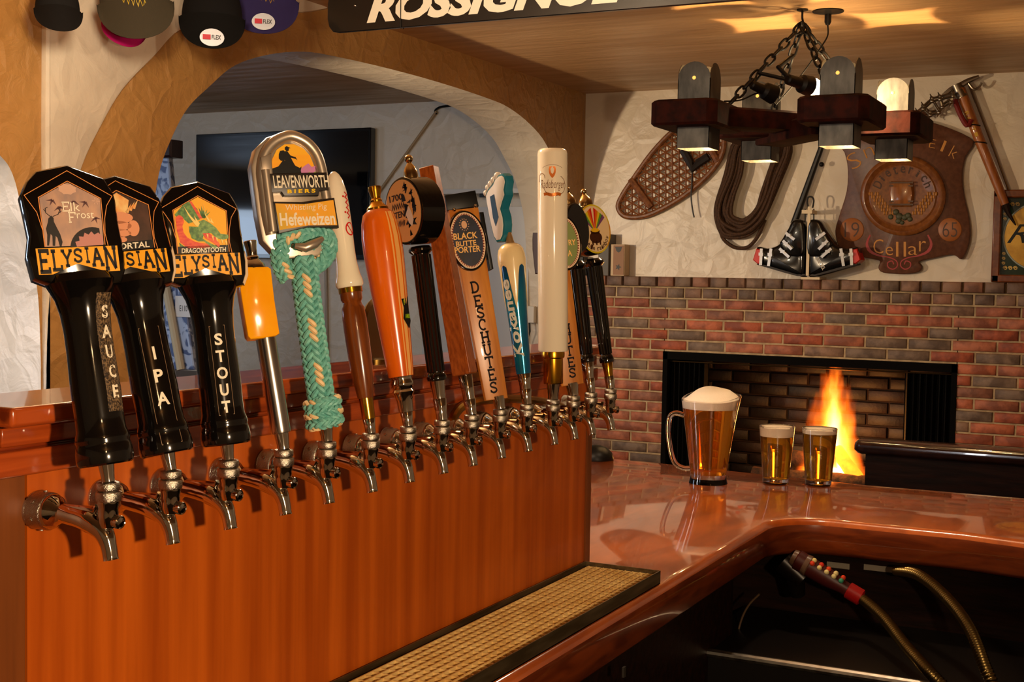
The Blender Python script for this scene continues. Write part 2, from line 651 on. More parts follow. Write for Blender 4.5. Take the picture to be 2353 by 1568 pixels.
mb = MB().box(((0.905 + XP1) / 2 + 0.03, 1.05, 1.473), (XP1 - 0.905 + 0.07, 0.130, 0.020))
bevel(mb.build('ledge', LEDGEW, tw), 0.004, 3)

# drip tray
tr = thing('drip_tray', 'steel drip tray with cream plastic grating below the taps', 'drip tray')
X0, X1, Y0, Y1 = 1.15, 2.322, 0.839, 0.995
mb = MB()
t, hh = 0.0022, 0.025
mb.box(((X0 + X1) / 2, (Y0 + Y1) / 2, ZB + 0.001), (X1 - X0, Y1 - Y0, 0.002))
for y in (Y0, Y1 - t):
    mb.box(((X0 + X1) / 2, y + t / 2, ZB + hh / 2), (X1 - X0, t, hh))
for x in (X0, X1 - t):
    mb.box((x + t / 2, (Y0 + Y1) / 2, ZB + hh / 2), (t, Y1 - Y0, hh))
mb.build('pan', mat('tray_steel', (140, 124, 92), 0.5, 0.9, col2=(96, 82, 56), scale=(8, 60, 60)), tr)
GRID = mat('cream_plastic', (240, 208, 136), 0.45, col2=(222, 180, 104), scale=(20, 20, 20))
mb = MB()
gx0, gx1, gy0, gy1 = X0 + 0.012, X1 - 0.012, Y0 + 0.006, Y1 - 0.014
nx, ny = 58, 9
for i in range(nx + 1):
    mb.box((gx0 + (gx1 - gx0) * i / nx, (gy0 + gy1) / 2, ZB + 0.012), (0.0022, gy1 - gy0, 0.014))
for j in range(ny + 1):
    mb.box(((gx0 + gx1) / 2, gy0 + (gy1 - gy0) * j / ny, ZB + 0.0125), (gx1 - gx0, 0.0022, 0.015))
mb.build('grating', GRID, tr, smooth_all=False)

# dark partition between bar and fireplace
dp = thing('partition', 'low dark stained wooden partition with glossy rounded top rail in front of the fire', 'partition')
p0 = at(1966, 1010, 0, 4.6)
YE = p0.y
rail = [(4.53, YE - 0.03), (4.555, YE - 0.006), (4.6, YE), (4.645, YE - 0.006), (4.67, YE - 0.03), (4.67, -1.8), (4.53, -1.8)]
bullnose(rail, 1.022, 1.068, 0.02).build('top_rail', [DARKW, DARKW], dp, ang=50)
mb = MB().box((4.6, (YE - 0.045 - 1.8) / 2, 0.511), (0.09, 1.8 + YE - 0.045, 1.022))
mb.build('panel', DARKP, dp)

# ------------------------------------------------------------------ beer taps
ZS = 1.377       # shank height
FO = 0.095       # how far the lever stands out from the panel


def faucet_meshes():
    out = {}
    Rx = Matrix.Rotation(pi / 2, 4, 'X')      # local z -> -y
    mb = MB().lathe([(0.0150, 0.0), (0.0190, 0.0), (0.0196, 0.003), (0.0190, 0.004), (0.0190, 0.019), (0.0176, 0.021), (0.0150, 0.0212)], 32, M=Rx)
    for a in (0.5, 1.5, 2.5, 3.5, 4.5, 5.5):
        mb.lathe([(0.0022, 0.0), (0.0022, 0.0008), (0.0, 0.0012)], 8,
                 M=Matrix.Translation((0.0192 * cos(a), -0.011, 0.0192 * sin(a))) @ Matrix.Rotation(pi / 2 - a, 4, 'Y'))
    out['collar'] = (mb.mesh('collar', CHROME_K), None)
    mb = MB().lathe([(0.0172, 0.019), (0.0176, 0.0225), (0.0165, 0.0255), (0.0140, 0.0285), (0.0110, 0.0330), (0.0090, 0.0385), (0.0082, 0.044)], 28, M=Rx)
    path = smooth([(0, -0.036, 0), (0, -0.055, -0.002), (0, -0.071, -0.0045), (0, -0.082, -0.0085), (0, -0.0905, -0.0155), (0, -0.0955, -0.026), (0, -0.0985, -0.0395)], 5)
    rr = [0.0096, 0.0100, 0.0114, 0.0110, 0.0094, 0.0078, 0.0073]
    rs = [rr[min(i // 5, 5)] * (1 - (i % 5) / 5) + rr[min(i // 5 + 1, 6)] * (i % 5) / 5 for i in range(len(path))]
    mb.tube(path, rs, 16)
    mb.tube([(0, -0.040, 0.0055), (0, -0.078, 0.0065), (0, -0.081, 0.011)], [0.0044, 0.0044, 0.003], 10)
    out['faucet_body'] = (mb.mesh('faucet_body', CHROME), None)
    T = Matrix.Translation((0, -FO, 0))
    mb = MB().lathe([(0.004, -0.010), (0.0075, -0.008), (0.0092, -0.003), (0.0098, 0.005), (0.0094, 0.011), (0.0106, 0.015), (0.0106, 0.018)], 24, M=T)
    mb.tube([(0, -FO, -0.001), (0.001, -FO - 0.012, -0.002)], [0.0062, 0.0058], 16)
    out['barrel'] = (mb.mesh('barrel', CHROME), None)
    mb = MB().lathe([(0.0046, 0.0), (0.0068, 0.0), (0.0068, 0.0034), (0.0060, 0.0042), (0.0050, 0.0034), (0.0046, 0.0040), (0, 0.0046)], 24,
                    M=Matrix.Translation((0.001, -FO - 0.011, -0.002)) @ Rx)
    out['vent_cap'] = (mb.mesh('vent_cap', CHROME), None)
    mb = MB().lathe([(0.0095, 0.0168), (0.0116, 0.0178), (0.0120, 0.019), (0.0120, 0.0255), (0.0112, 0.0268), (0.0098, 0.0272)], 28, M=T)
    out['bonnet_nut'] = (mb.mesh('bonnet_nut', CHROME_K), None)
    mb = MB().lathe([(0.0092, 0.0272), (0.0108, 0.0282), (0.0113, 0.0292), (0.0113, 0.0345), (0.0104, 0.0358), (0.0070, 0.0364)], 28, M=T)
    out['lever_collar'] = (mb.mesh('lever_collar', CHROME_K), None)
    return out


FM = faucet_meshes()


class Tap:
    def __init__(s, base, top, phi, label, group='beer taps along the panel'):
        s.b, s.t = base, top
        B = at(base[0], base[1], 1, 1.0 - FO)
        B = V((B.x, B.y, ZS + 0.036))
        T = at(top[0], top[1], 0, B.x)
        s.B = B
        a = T - B
        s.L = a.length
        a.normalize()
        d = (EYE - B)
        d.z = 0
        d.normalize()
        rt = V((-d.y, d.x, 0))          # viewer's right
        ph = radians(phi)
        s.cp = cos(ph)
        n = d * cos(ph) + rt * sin(ph)
        n = (n - a * n.dot(a)).normalized()
        r = a.cross(n)
        r = -r if r.dot(rt) < 0 and abs(phi) < 80 else r
        s.hs = depth((B + T) / 2) / FPX
        s.Lp = hypot(top[0] - base[0], top[1] - base[1])
        s.k = s.L / (s.Lp * s.hs)
        s.e = ((top[0] - base[0]) / s.Lp, (top[1] - base[1]) / s.Lp)
        s.root = thing('beer_tap', label, 'beer tap', (B.x, 1.0, ZS), group)
        for nm, (me, _) in FM.items():
            link(nm, me, s.root)
        R = Matrix((r, -n, a)).transposed().to_4x4()
        s.M = Matrix.Translation(B - V((B.x, 1.0, ZS))) @ R

    def uv(s, px, py):
        dx, dy = px - s.b[0], py - s.b[1]
        v = dx * s.e[0] + dy * s.e[1]
        u = dx * -s.e[1] + dy * s.e[0]
        return (u, v)

    def p(s, u, v, w=0.0):
        return (u * s.hs, -w * s.hs, v * s.hs * s.k)

    def sc(s, prof):
        return [(r * s.hs, z * s.hs * s.k) for r, z in prof]

    def part(s, name, mb, m, parent=None, label=None, ang=35, **k):
        return mb.build(name, m, parent or s.root, None if parent else s.M, label, ang, **k)

    def lathe(s, name, prof, m, n=28, parent=None, sx=1.0, sy=1.0, label=None, ang=35):
        return s.part(name, MB().lathe(s.sc(prof), n, sx=sx, sy=sy), m, parent, label, ang)

    def prism(s, name, uvpoly, w0, w1, m, bev=3, parent=None, label=None, both=True, ang=35):
        mb = MB().prism(uvpoly, w0, w1, fr=lambda a, b, h: s.p(a, b, h), bev=bev, both=both)
        return s.part(name, mb, m, parent, label, ang)

    def ferrule(s, v0, v1, r0, r1, m=None, name='ferrule'):
        return s.lathe(name, [(r0 * 0.9, v0), (r0, v0 + 1), (r0 * 1.02, v0 + (v1 - v0) * 0.25), (r1, v1 - 1.5), (r1 * 0.95, v1)], m or CHROME, 24)


# ---- stroke glyphs with slab serifs (unit box)
def _arc(cx, cy, rx, ry, a0, a1, n=10):
    return [(cx + rx * cos(radians(a0 + (a1 - a0) * i / n)), cy + ry * sin(radians(a0 + (a1 - a0) * i / n))) for i in range(n + 1)]


_S = smooth([(0.88, 0.80), (0.7, 0.96), (0.4, 0.97), (0.17, 0.83), (0.2, 0.62), (0.5, 0.5), (0.8, 0.38), (0.86, 0.17), (0.6, 0.03), (0.3, 0.04), (0.1, 0.22)], 3)
GL = {
    'E': [[(.2, 0), (.2, 1)], [(0.05, 1), (.9, 1), (.9, .8)], [(.2, .52), (.68, .52)], [(0.05, 0), (.92, 0), (.92, .22)], [(.68, .42), (.68, .62)]],
    'L': [[(.25, 0), (.25, 1)], [(.05, 1), (.45, 1)], [(0.05, 0), (.92, 0), (.92, .25)]],
    'Y': [[(.5, 0), (.5, .45), (.1, 1)], [(.5, .45), (.9, 1)], [(-.05, 1), (.3, 1)], [(.72, 1), (1.05, 1)], [(.3, 0), (.7, 0)]],
    'S': [_S, [(.88, .72), (.88, .98)], [(.1, .04), (.1, .3)]],
    'I': [[(.5, 0), (.5, 1)], [(.2, 1), (.8, 1)], [(.2, 0), (.8, 0)]],
    'A': [[(.1, 0), (.45, 1)], [(.45, 1), (.88, 0)], [(.25, .38), (.7, .38)], [(-.05, 0), (.28, 0)], [(.7, 0), (1.03, 0)]],
    'N': [[(.15, 0), (.15, 1)], [(.15, 1), (.85, 0)], [(.85, 0), (.85, 1)], [(0, 0), (.32, 0)], [(0, 1), (.2, 1)], [(.68, 1), (1, 1)]],
    'D': [[(.2, 0), (.2, 1)], [(.05, 1), (.45, 1)] + _arc(.45, .5, .43, .5, 90, -90)[1:] + [(.05, 0)]],
    'C': [_arc(.52, .5, .42, .5, 50, 310, 14), [(.84, .68), (.84, .98)]],
    'H': [[(.2, 0), (.2, 1)], [(.8, 0), (.8, 1)], [(.2, .5), (.8, .5)], [(.03, 0), (.38, 0)], [(.03, 1), (.38, 1)], [(.62, 0), (.97, 0)], [(.62, 1), (.97, 1)]],
    'U': [[(.2, 1), (.2, .3)] + _arc(.5, .3, .3, .3, 180, 360)[1:] + [(.8, 1)], [(.03, 1), (.38, 1)], [(.62, 1), (.97, 1)]],
    'T': [[(.5, 0), (.5, 1)], [(.05, .8), (.05, 1), (.95, 1), (.95, .8)], [(.3, 0), (.7, 0)]],
    'F': [[(.2, 0), (.2, 1)], [(0.05, 1), (.9, 1), (.9, .8)], [(.2, .52), (.68, .52)], [(0.05, 0), (.4, 0)]],
}


def glyph(mb, ch, fn, wd):
    for st in GL[ch]:
        mb.ribbon(st, wd, fn)


# =================================================== 1-3: black angular handles
ORANGE_P = flat(240, 166, 22, 0.35)
LINE_P = flat(226, 140, 66, 0.4)
WHITE_P = flat(238, 226, 200, 0.4)
CHIP = flat(214, 186, 150, 0.7)


def angular(base, top, phi, label, variant):
    T = Tap(base, top, phi, label)
    g = Tap.uv
    B1, T1 = (249, 1109), (150, 385)
    L1 = hypot(T1[0] - B1[0], T1[1] - B1[1])
    ex, ey = (T1[0] - B1[0]) / L1, (T1[1] - B1[1]) / L1
    q = T.Lp / L1

    def uv(x, y):
        dx, dy = x - B1[0], y - B1[1]
        return ((dx * -ey + dy * ex) * q, (dx * ex + dy * ey) * q)

    def P(pts):
        return [uv(*a) for a in pts]
    T.ferrule(0, 46 * q, 15 * q, 19 * q)
    prof = [(40, 40), (58, 40), (63, 44), (65, 56), (64, 72), (62, 84), (60, 90), (62, 96), (60, 108), (56, 120), (55, 150), (56, 210), (53, 300), (53, 350),
            (56, 390), (63, 425), (72, 445), (80, 462), (70, 480)]
    shaft = T.lathe('handle_shaft', [(r * q, v * q) for r, v in prof], BLACKG, 36, sy=0.86)
    head = P([(80, 652), (66, 600), (70, 555), (60, 505), (50, 462), (62, 430), (82, 404), (150, 384), (232, 409), (252, 440), (258, 458), (264, 505), (272, 545), (280, 588),
              (281, 622), (273, 652), (225, 668), (175, 673), (125, 668)])
    hd = T.prism('handle_head', head, -38 * q, 34 * q, BLACKG, bev=13 * q)
    W = 34 * q
    w1, w2, w3, w4, w5 = (W + d for d in (0.5, 0.9, 1.3, 1.7, 2.1))
    fw = lambda w_: (lambda a, b: T.p(*uv(a, b), w_))

    def pol(mb, pts, w_):
        mb.poly([T.p(*uv(*a), w_) for a in pts])
    # thin frame lines
    mb = MB()
    mb.ribbon([(103, 578), (98, 540), (85, 500), (58, 463), (149, 400), (249, 452), (237, 475), (233, 505), (234, 540), (241, 568)], 1.5, fw(w1))
    mb.ribbon([(104, 578), (88, 466), (150, 424), (224, 459), (234, 566)], 1.8, fw(w1))
    T.part('frame_lines', mb, LINE_P, hd, 'thin orange outline')
    pic = [(90, 467), (150, 427), (222, 460), (231, 566), (105, 578)]
    if variant == 'elk':
        mb = MB()
        pol(mb, pic, w1)
        pc = T.part('picture', mb, mat('elk_ground', (150, 122, 112), 0.35, col2=(196, 150, 120), scale=(60, 60, 30)), hd)
        mb = MB()
        for x, y, a in ((133, 485, 0.3), (190, 470, 1.0), (212, 505, 0.2), (118, 470, 0.9), (165, 470, 0.6)):
            for k in range(3):
                t = a + k * 1.05
                pol(mb, [(x + 3 * sin(t), y - 3 * cos(t)), (x + 15 * cos(t), y + 15 * sin(t)), (x - 3 * sin(t), y + 3 * cos(t))], w2)
        T.part('leaf_print', mb, flat(96, 62, 62, 0.4), hd)
        mb = MB()
        for k in range(3):
            t = pi / 3 * k
            mb.ribbon([(213 + 9 * cos(t), 466 + 9 * sin(t)), (213 - 9 * cos(t), 466 - 9 * sin(t))], 1.6, fw(w3))
        rose = [(150 + (14 + 2 * (i % 2)) * cos(i * pi / 8) * 1.3, 443 + (11 + 2 * (i % 2)) * sin(i * pi / 8)) for i in range(16)]
        pol(mb, [a for a in rose if a[1] > 429], w3)
        T.part('snow_print', mb, flat(206, 164, 140, 0.4), hd)
        mb = MB()
        body = [(110, 513), (116, 506), (121, 511), (122, 520), (128, 532), (136, 548), (141, 565), (139, 575), (135, 575), (130, 556), (126, 552), (125, 575), (120, 575),
                (119, 552), (115, 548), (112, 575), (108, 575), (108, 550), (105, 537), (109, 522)]
        pol(mb, body, w3)
        mb.ribbon([(114, 508), (104, 500), (103, 490), (108, 487)], 1.6, fw(w3))
        mb.ribbon([(119, 508), (131, 502), (134, 492), (129, 488)], 1.6, fw(w3))
        mb.ribbon([(103, 497), (99, 492)], 1.3, fw(w3))
        mb.ribbon([(133, 499), (138, 494)], 1.3, fw(w3))
        arcp = _arc(208, 577, 50, 50, 180, 285, 12)
        pol(mb, [(x, y) for x, y in arcp if x < 230.5] + [(226, 566)], w2)
        T.part('dark_print', mb, flat(26, 20, 20, 0.4), hd)
        mb = MB()
        teeth = [(172, 574)]
        for k in range(9):
            t = 200 + k * 11
            rr = 33 if k % 2 else 40
            teeth.append((206 + rr * cos(radians(t)), 577 + rr * sin(radians(t))))
        teeth += [(229, 548), (230, 567)]
        pol(mb, teeth, w4)
        T.part('pink_print', mb, flat(190, 128, 118, 0.4), hd)
        mb = MB()
        lean = lambda x0, x1, yt, yb: (lambda a, b: T.p(*uv(x0 + (x1 - x0) * a - 0.10 * (b - .5) * (yb - yt), yb + (yt - yb) * b - 0.07 * (x1 - x0) * a), w4))
        glyph(mb, 'E', lean(138, 156, 474, 494), 0.14)
        mb.text('lk', lean(157, 178, 473, 493))
        glyph(mb, 'F', lean(152, 170, 497, 519), 0.14)
        mb.text('rost', lean(171, 209, 495, 509))
        T.part('lettering', mb, WHITE_P, hd, 'cream lettering')
    elif variant == 'hand':
        mb = MB()
        pol(mb, pic, w1)
        T.part('picture', mb, mat('brown_smoke', (46, 24, 16), 0.35, col2=(84, 50, 34), scale=(50, 50, 30)), hd)
        mb = MB()
        for x, y, a, b_ in ((150, 492, 36, 15), (140, 512, 42, 13), (136, 530, 44, 12), (130, 546, 40, 12), (186, 518, 14, 20)):
            pol(mb, circ(x, y, a, b_, 20), w3)
        T.part('hand_print', mb, flat(222, 150, 110, 0.4), hd)
        mb = MB()
        pol(mb, [(118, 452), (150, 430), (178, 448), (174, 476), (166, 484), (118, 486)], w2)
        for k in range(3):
            pol(mb, [(168 + 8 * k, 478 - 5 * k), (184 + 8 * k, 456 - 5 * k), (176 + 8 * k, 480 - 5 * k)], w2)
        T.part('cup_print', mb, mat('gold_foam', (240, 200, 130), 0.4, col2=(226, 130, 40), scale=(90, 90, 60)), hd)
        mb = MB()
        pol(mb, [(104, 558), (231, 546), (231, 566), (105, 578)], w3)
        T.part('name_strip', mb, BLACK, hd)
        mb = MB()
        mb.text('IMMORTAL', lambda a, b: T.p(*uv(110 + 112 * a, 574 - 15 * b - 9 * a), w4), bold=0.02)
        T.part('lettering', mb, WHITE_P, hd, 'white lettering')
    else:
        mb = MB()
        pol(mb, pic, w1)
        T.part('picture', mb, flat(244, 176, 40, 0.35), hd)
        X0, Y0, sx, sy = 416.0, 462.0, 0.0, 0.0

        def dr(pts):      # crop of the third head (1212 x 1568 over 400..570, 440..660) -> shared head pixels
            o = []
            for x, y in pts:
                fx = (x - 60) / (910 - 60)
                fy = (y - 125) / (910 - 125)
                sh = 0.115
                o.append((88 + 140 * fx + 0.0 + sh * 0 * fy + 14 * (fy - 0.4), 427 + 142 * fy))
            return o
        mb = MB()
        pol(mb, dr([(95, 400), (230, 260), (330, 200), (450, 300), (480, 450), (300, 520), (240, 470), (190, 410), (110, 430)]), w2)
        pol(mb, dr([(300, 560), (440, 560), (480, 620), (450, 700), (560, 760), (430, 770), (330, 730), (300, 640)]), w3)
        pol(mb, dr([(130, 800), (240, 880), (140, 890)]), w2)
        for k in range(5):
            pol(mb, dr([(500, 430), (470 + 45 * k, 250 + 25 * abs(k - 1)), (560, 430)]), w2)
        T.part('green_print', mb, mat('scale_green', (40, 92, 30), 0.4, col2=(104, 150, 60), scale=(300, 300, 300)), hd)
        mb = MB()
        pol(mb, dr([(100, 440), (160, 405), (215, 430), (230, 500), (200, 560), (210, 650), (260, 720), (380, 780), (600, 800), (600, 860), (260, 875), (150, 800), (110, 640)]), w3)
        pol(mb, dr([(330, 195), (370, 200), (520, 430), (470, 440)]), w3)
        pol(mb, dr([(500, 650), (600, 640), (700, 700), (760, 800), (740, 840), (640, 770), (540, 720)]), w5)
        T.part('red_print', mb, mat('scale_red', (208, 26, 14), 0.4, col2=(236, 96, 24), scale=(120, 120, 300)), hd)
        mb = MB()
        pol(mb, dr([(460, 480), (540, 450), (640, 500), (720, 560), (780, 640), (900, 650), (900, 700), (800, 730), (700, 700), (640, 640), (520, 650), (500, 730), (620, 790), (720, 830), (760, 870),
                    (640, 850), (520, 770), (450, 690), (440, 570)]), w4)
        T.part('head_print', mb, mat('pale_green', (130, 166, 84), 0.4, col2=(64, 110, 44), scale=(260, 260, 260)), hd)
        mb = MB()
        pol(mb, dr([(235, 265), (300, 400), (400, 540), (440, 560), (470, 510), (390, 400), (410, 480), (330, 400)]), w5)
        pol(mb, dr([(540, 200), (560, 380), (600, 470), (690, 500), (640, 410), (640, 470), (570, 370)]), w5)
        for x in (560, 640, 700, 780, 840):
            pol(mb, dr([(x, 650 + (x - 560) * .3), (x + 30, 660 + (x - 560) * .3), (x + 20, 730 + (x - 560) * .3)]), w5 + 0.3)
        T.part('horn_print', mb, flat(246, 214, 120, 0.4), hd)
        mb = MB()
        pol(mb, [(103, 560), (231, 548), (231, 566), (105, 578)], w3)
        T.part('name_strip', mb, BLACK, hd)
        mb = MB()
        mb.text('DRAGONSTOOTH', lambda a, b: T.p(*uv(113 + 112 * a, 577 - 13 * b - 10 * a), w5), bold=0.025)
        T.part('lettering', mb, WHITE_P, hd, 'white lettering')
    # banner
    mb = MB()
    pol(mb, [(83, 583), (261, 567), (268, 625), (237, 628), (174, 613), (121, 640), (91, 642)], w2)
    T.part('banner', mb, ORANGE_P, hd, 'orange banner')
    mb = MB()
    for ch, x0, x1, yt, yb in (('E', 90, 114, 588, 635), ('L', 117, 140, 587, 629), ('Y', 140, 162, 585, 619), ('S', 165, 184, 580, 609),
                               ('I', 188, 202, 577, 608), ('A', 205, 230, 575, 614), ('N', 233, 260, 573, 621)):
        sl = -0.08 * (x1 - x0)
        glyph(mb, ch, lambda a, b, x0=x0, x1=x1, yt=yt, yb=yb, sl=sl: T.p(*uv(x0 + (x1 - x0) * a + 0.13 * (0.5 - b) * (yb - yt), yb + (yt - yb) * b + sl * (a - .5)), w4), 0.2)
    T.part('brand_lettering', mb, mat('print_black', (14, 8, 5), 0.45, spec=0.2), hd, 'black serif lettering')
    # vertical name on the shaft
    word, ang0, v0, v1, hw = {'elk': ('SAUCE', 42, 158, 430, 25), 'hand': ('IPA', 8, 62, 348, 25), 'dragon': ('STOUT', 4, 118, 350, 20)}[variant]

    def rad(v):
        for (ra, va), (rb, vb) in zip(prof, prof[1:]):
            if va <= v <= vb:
                return ra + (rb - ra) * (v - va) / max(vb - va, 1e-6)
        return 55

    def on_shaft(sv, v, e=0.8):
        r = rad(v)
        a = radians(ang0) + sv / r
        return T.p((r + e) * sin(a) * q, v * q, (r * 0.86 + e) * cos(a) * q)
    if variant == 'elk':
        mb = MB()
        ns, nv = 6, 16
        vs = [on_shaft(-hw + 2 * hw * i / ns, v0 + (v1 - v0) * j / nv, 0.7) for j in range(nv + 1) for i in range(ns + 1)]
        mb.add(vs, [(j * (ns + 1) + i, j * (ns + 1) + i + 1, (j + 1) * (ns + 1) + i + 1, (j + 1) * (ns + 1) + i) for j in range(nv) for i in range(ns)])
        T.part('name_sticker', mb, mat('worn_sticker', (34, 24, 17), 0.5, col2=(150, 120, 84), scale=(700, 700, 500), lo=0.42, hi=0.75), shaft, 'worn speckled strip')
    else:
        mb = MB()
        pts = [(-hw, v0), (-hw, v1)] + [(hw, v1), (hw, v0)]
        path = [(-hw, v0 + (v1 - v0) * i / 10) for i in range(11)] + [(hw, v1 - (v1 - v0) * i / 10) for i in range(11)]
        mb.ribbon(path, 1.0, on_shaft, closed=True)
        T.part('sticker_edge', mb, flat(150, 120, 90, 0.4), shaft)
    mb = MB()
    hh = {'SAUCE': 30, 'IPA': 32, 'STOUT': 31}[word]
    tops = {'SAUCE': (402, -46), 'IPA': (300, -56), 'STOUT': (330, -44)}[word]
    for k, ch in enumerate(word):
        vt = tops[0] + tops[1] * k
        wdt = 0.10 if ch == 'I' else 0.34
        wch = {'I': 6, 'S': 20, 'A': 30, 'U': 22, 'C': 22, 'E': 18, 'P': 22, 'T': 22, 'O': 28}[ch]
        mb.text(ch, lambda a, b, vt=vt, wch=wch: on_shaft((a - .5) * wch, vt - hh + hh * b, 1.1), bold=0.03)
    T.part('vertical_lettering', mb, WHITE_P, shaft, 'white lettering running down')
    if variant != 'elk':
        mb = MB()
        pts = [(274, 560), (280, 585), (282, 622), (274, 652), (268, 640), (272, 600)]
        ch_ = [(x + random.uniform(-2, 2), y + random.uniform(-3, 3)) for x, y in pts]
        mb.prism([uv(*a) for a in ch_], 10 * q, 26 * q, fr=lambda a, b, h: T.p(a + 2 * q, b, h), bev=1.5 * q)
        T.part('chip', mb, CHIP, hd, 'bare chipped edge')
    return T


angular((249, 1109), (150, 385), 10, 'tap with black angular handle picturing an elk, leftmost in the row', 'elk')
angular((392, 1086), (262, 410), 10, 'tap with black angular handle lettered IPA and picturing a hand with cup', 'hand')
angular((525, 1058), (452, 421), 8, 'tap with black angular handle lettered STOUT and picturing a green dragon', 'dragon')

# =================================================== 4: amber block on a silver tube
T = Tap((652, 1030), (575, 560), 12, 'tap with amber acrylic block handle on a silver tube')
T.ferrule(0, 42, 14, 18)
T.lathe('handle_tube', [(12, 36), (22, 38), (23, 44), (23, 258), (18, 262)], mat('satin_silver', (196, 190, 184), 0.2, 1.0), 28)
poly = [T.uv(*a) for a in ((549, 628), (558, 618), (612, 615), (619, 620), (627, 690), (639, 768), (630, 774), (600, 780), (572, 783), (566, 776), (556, 720), (548, 670))]
blk = T.prism('handle_block', poly, -26, 26, mat('amber_acrylic', (255, 178, 18), 0.12, coat=0.5, trans=0.0, col2=(250, 160, 10), scale=(20, 20, 20)), bev=5)
c0 = T.uv(585, 612)
mb = MB().lathe(T.sc([(26, c0[1] - 6), (25, c0[1] + 2), (18, c0[1] + 10), (13, c0[1] + 16), (15, c0[1] + 20), (12, c0[1] + 24), (12.5, c0[1] + 40), (15.5, c0[1] + 57), (14, c0[1] + 59)]), 26)
T.part('finial', mb, CHROME)
# =================================================== 5: carabiner and rope
T = Tap((752, 1012), (662, 310), 16, 'tap with turquoise rope handle below a silver carabiner and orange sign')
T.ferrule(0, 40, 13, 18)
ROPE = mat('turquoise_rope', (128, 196, 182), 0.5, coat=0.2, col2=(96, 170, 160), scale=(120, 120, 120))
FLECK = mat('cream_fleck', (236, 204, 152), 0.5)


def braid(mb, fl, path, r, pitch, n=18, ph=0.0, M=None, strands=5, fleck_every=3):
    """two-way braid of fat strands round a path; flecks go in a second mesh"""
    P = [V(p) for p in path]
    fr_ = []
    prev = None
    for i, p in enumerate(P):
        t = (P[min(i + 1, len(P) - 1)] - P[max(i - 1, 0)]).normalized()
        if prev is None:
            u = t.orthogonal().normalized()
        else:
            u = (prev - t * prev.dot(t)).normalized()
        prev = u
        fr_.append((p, u, t.cross(u)))
    ln = [0.0]
    for a, b in zip(P, P[1:]):
        ln.append(ln[-1] + (b - a).length)
    tot = ln[-1]

    def pt(s_, a, rr):
        s_ = max(0, min(tot, s_))
        i = 0
        while i < len(ln) - 2 and ln[i + 1] < s_:
            i += 1
        f_ = (s_ - ln[i]) / max(ln[i + 1] - ln[i], 1e-9)
        p = P[i].lerp(P[i + 1], f_)
        u = fr_[i][1].lerp(fr_[i + 1][1], f_)
        w_ = fr_[i][2].lerp(fr_[i + 1][2], f_)
        return p + (u * cos(a) + w_ * sin(a)) * rr
    mb.tube(path, r * 0.9, 14)
    na = strands * 2
    stepn = max(int(tot / pitch), 2)
    k = 0
    for j in range(stepn + 1):
        for i in range(na):
            s0 = tot * j / stepn + (pitch / 2 if i % 2 else 0)
            if s0 > tot:
                continue
            a0 = 2 * pi * i / na + ph
            sg = 1 if i % 2 else -1
            da = pi / na * 1.15
            pts = [pt(s0 - pitch * 0.62, a0 - sg * da, r * 0.90), pt(s0 - pitch * 0.3, a0 - sg * da * .5, r * 1.02), pt(s0, a0, r * 1.06),
                   pt(s0 + pitch * 0.3, a0 + sg * da * .5, r * 1.02), pt(s0 + pitch * 0.62, a0 + sg * da, r * 0.90)]
            wd = pitch * 0.36
            fle = (i in (1, 6)) and ((j + i) % 6 < fleck_every)
            (fl if fle else mb).tube(pts, [wd * 0.5, wd * 0.95, wd, wd * 0.95, wd * 0.5], 6)
            k += 1


hs = T.hs
q0 = [T.uv(752, 985), T.uv(716, 770), T.uv(690, 590)]
shaft_path = [T.p(q0[0][0] * 0 + 0, 34, 0), T.p(-2, 180, 0), T.p(-3, 300, 0), T.p(-2, 425, 0)]
mb, fl = MB(), MB()
braid(mb, fl, smooth(shaft_path, 8), 26 * hs, 17 * hs)
# three turns at the foot
for k, vv in enumerate((44, 66, 88)):
    ring = [T.p(31 * cos(a), vv + 3 * cos(a), 31 * sin(a)) for a in [2 * pi * i / 20 for i in range(21)]]
    braid(mb, fl, ring, 11 * hs, 13 * hs, strands=3, fleck_every=3, ph=k)
# the two loops of the knot under the carabiner
knot = {-1: [(662, 640), (646, 612), (642, 575), (656, 545), (690, 533), (712, 545), (705, 565)],
        1: [(722, 612), (748, 590), (756, 560), (742, 535), (715, 530), (690, 545), (688, 570)]}
for sg, pts in knot.items():
    pp = [T.uv(*a) for a in pts]
    ww = [-8, -2, 4, 8, 8, 6, 0]
    braid(mb, fl, smooth([T.p(u, v, w_) for (u, v), w_ in zip(pp, ww)], 4), 17 * hs, 15 * hs, strands=4, ph=0.4 * sg)
rp = T.part('rope', mb, ROPE)
T.part('rope_flecks', fl, FLECK, rp, 'cream strands')
ALU = mat('silver_paint', (190, 176, 158), 0.34, 0.75)
# carabiner: flat back ring with round front bar
lo_ = [(612, 545), (602, 500), (596, 450), (590, 405), (596, 365), (616, 335), (645, 318), (674, 316), (702, 328), (724, 352), (736, 385), (744, 430), (752, 480), (758, 520)]
path2 = [T.uv(x + 8 if x < 660 else x, y) for x, y in lo_]
mb = MB()
front = smooth([(u, v) for u, v in path2], 4)
mb.tube([T.p(u, v, 13) for u, v in front], 13 * hs, 12)
outl = [T.uv(*a) for a in ((600, 560), (588, 500), (580, 440), (574, 392), (584, 350), (610, 322), (645, 308), (680, 306), (714, 320), (738, 350), (748, 392), (754, 440), (766, 520), (762, 560), (730, 590), (640, 600))]
mb.prism(outl, -34, 12, fr=lambda a, b, h: T.p(a, b, h), bev=6)
cb = T.part('carabiner', mb, ALU)
mb = MB().prism([T.uv(*a) for a in ((592, 372), (618, 360), (622, 420), (598, 424))], -34, 28, fr=lambda a, b, h: T.p(a, b, h), bev=5)
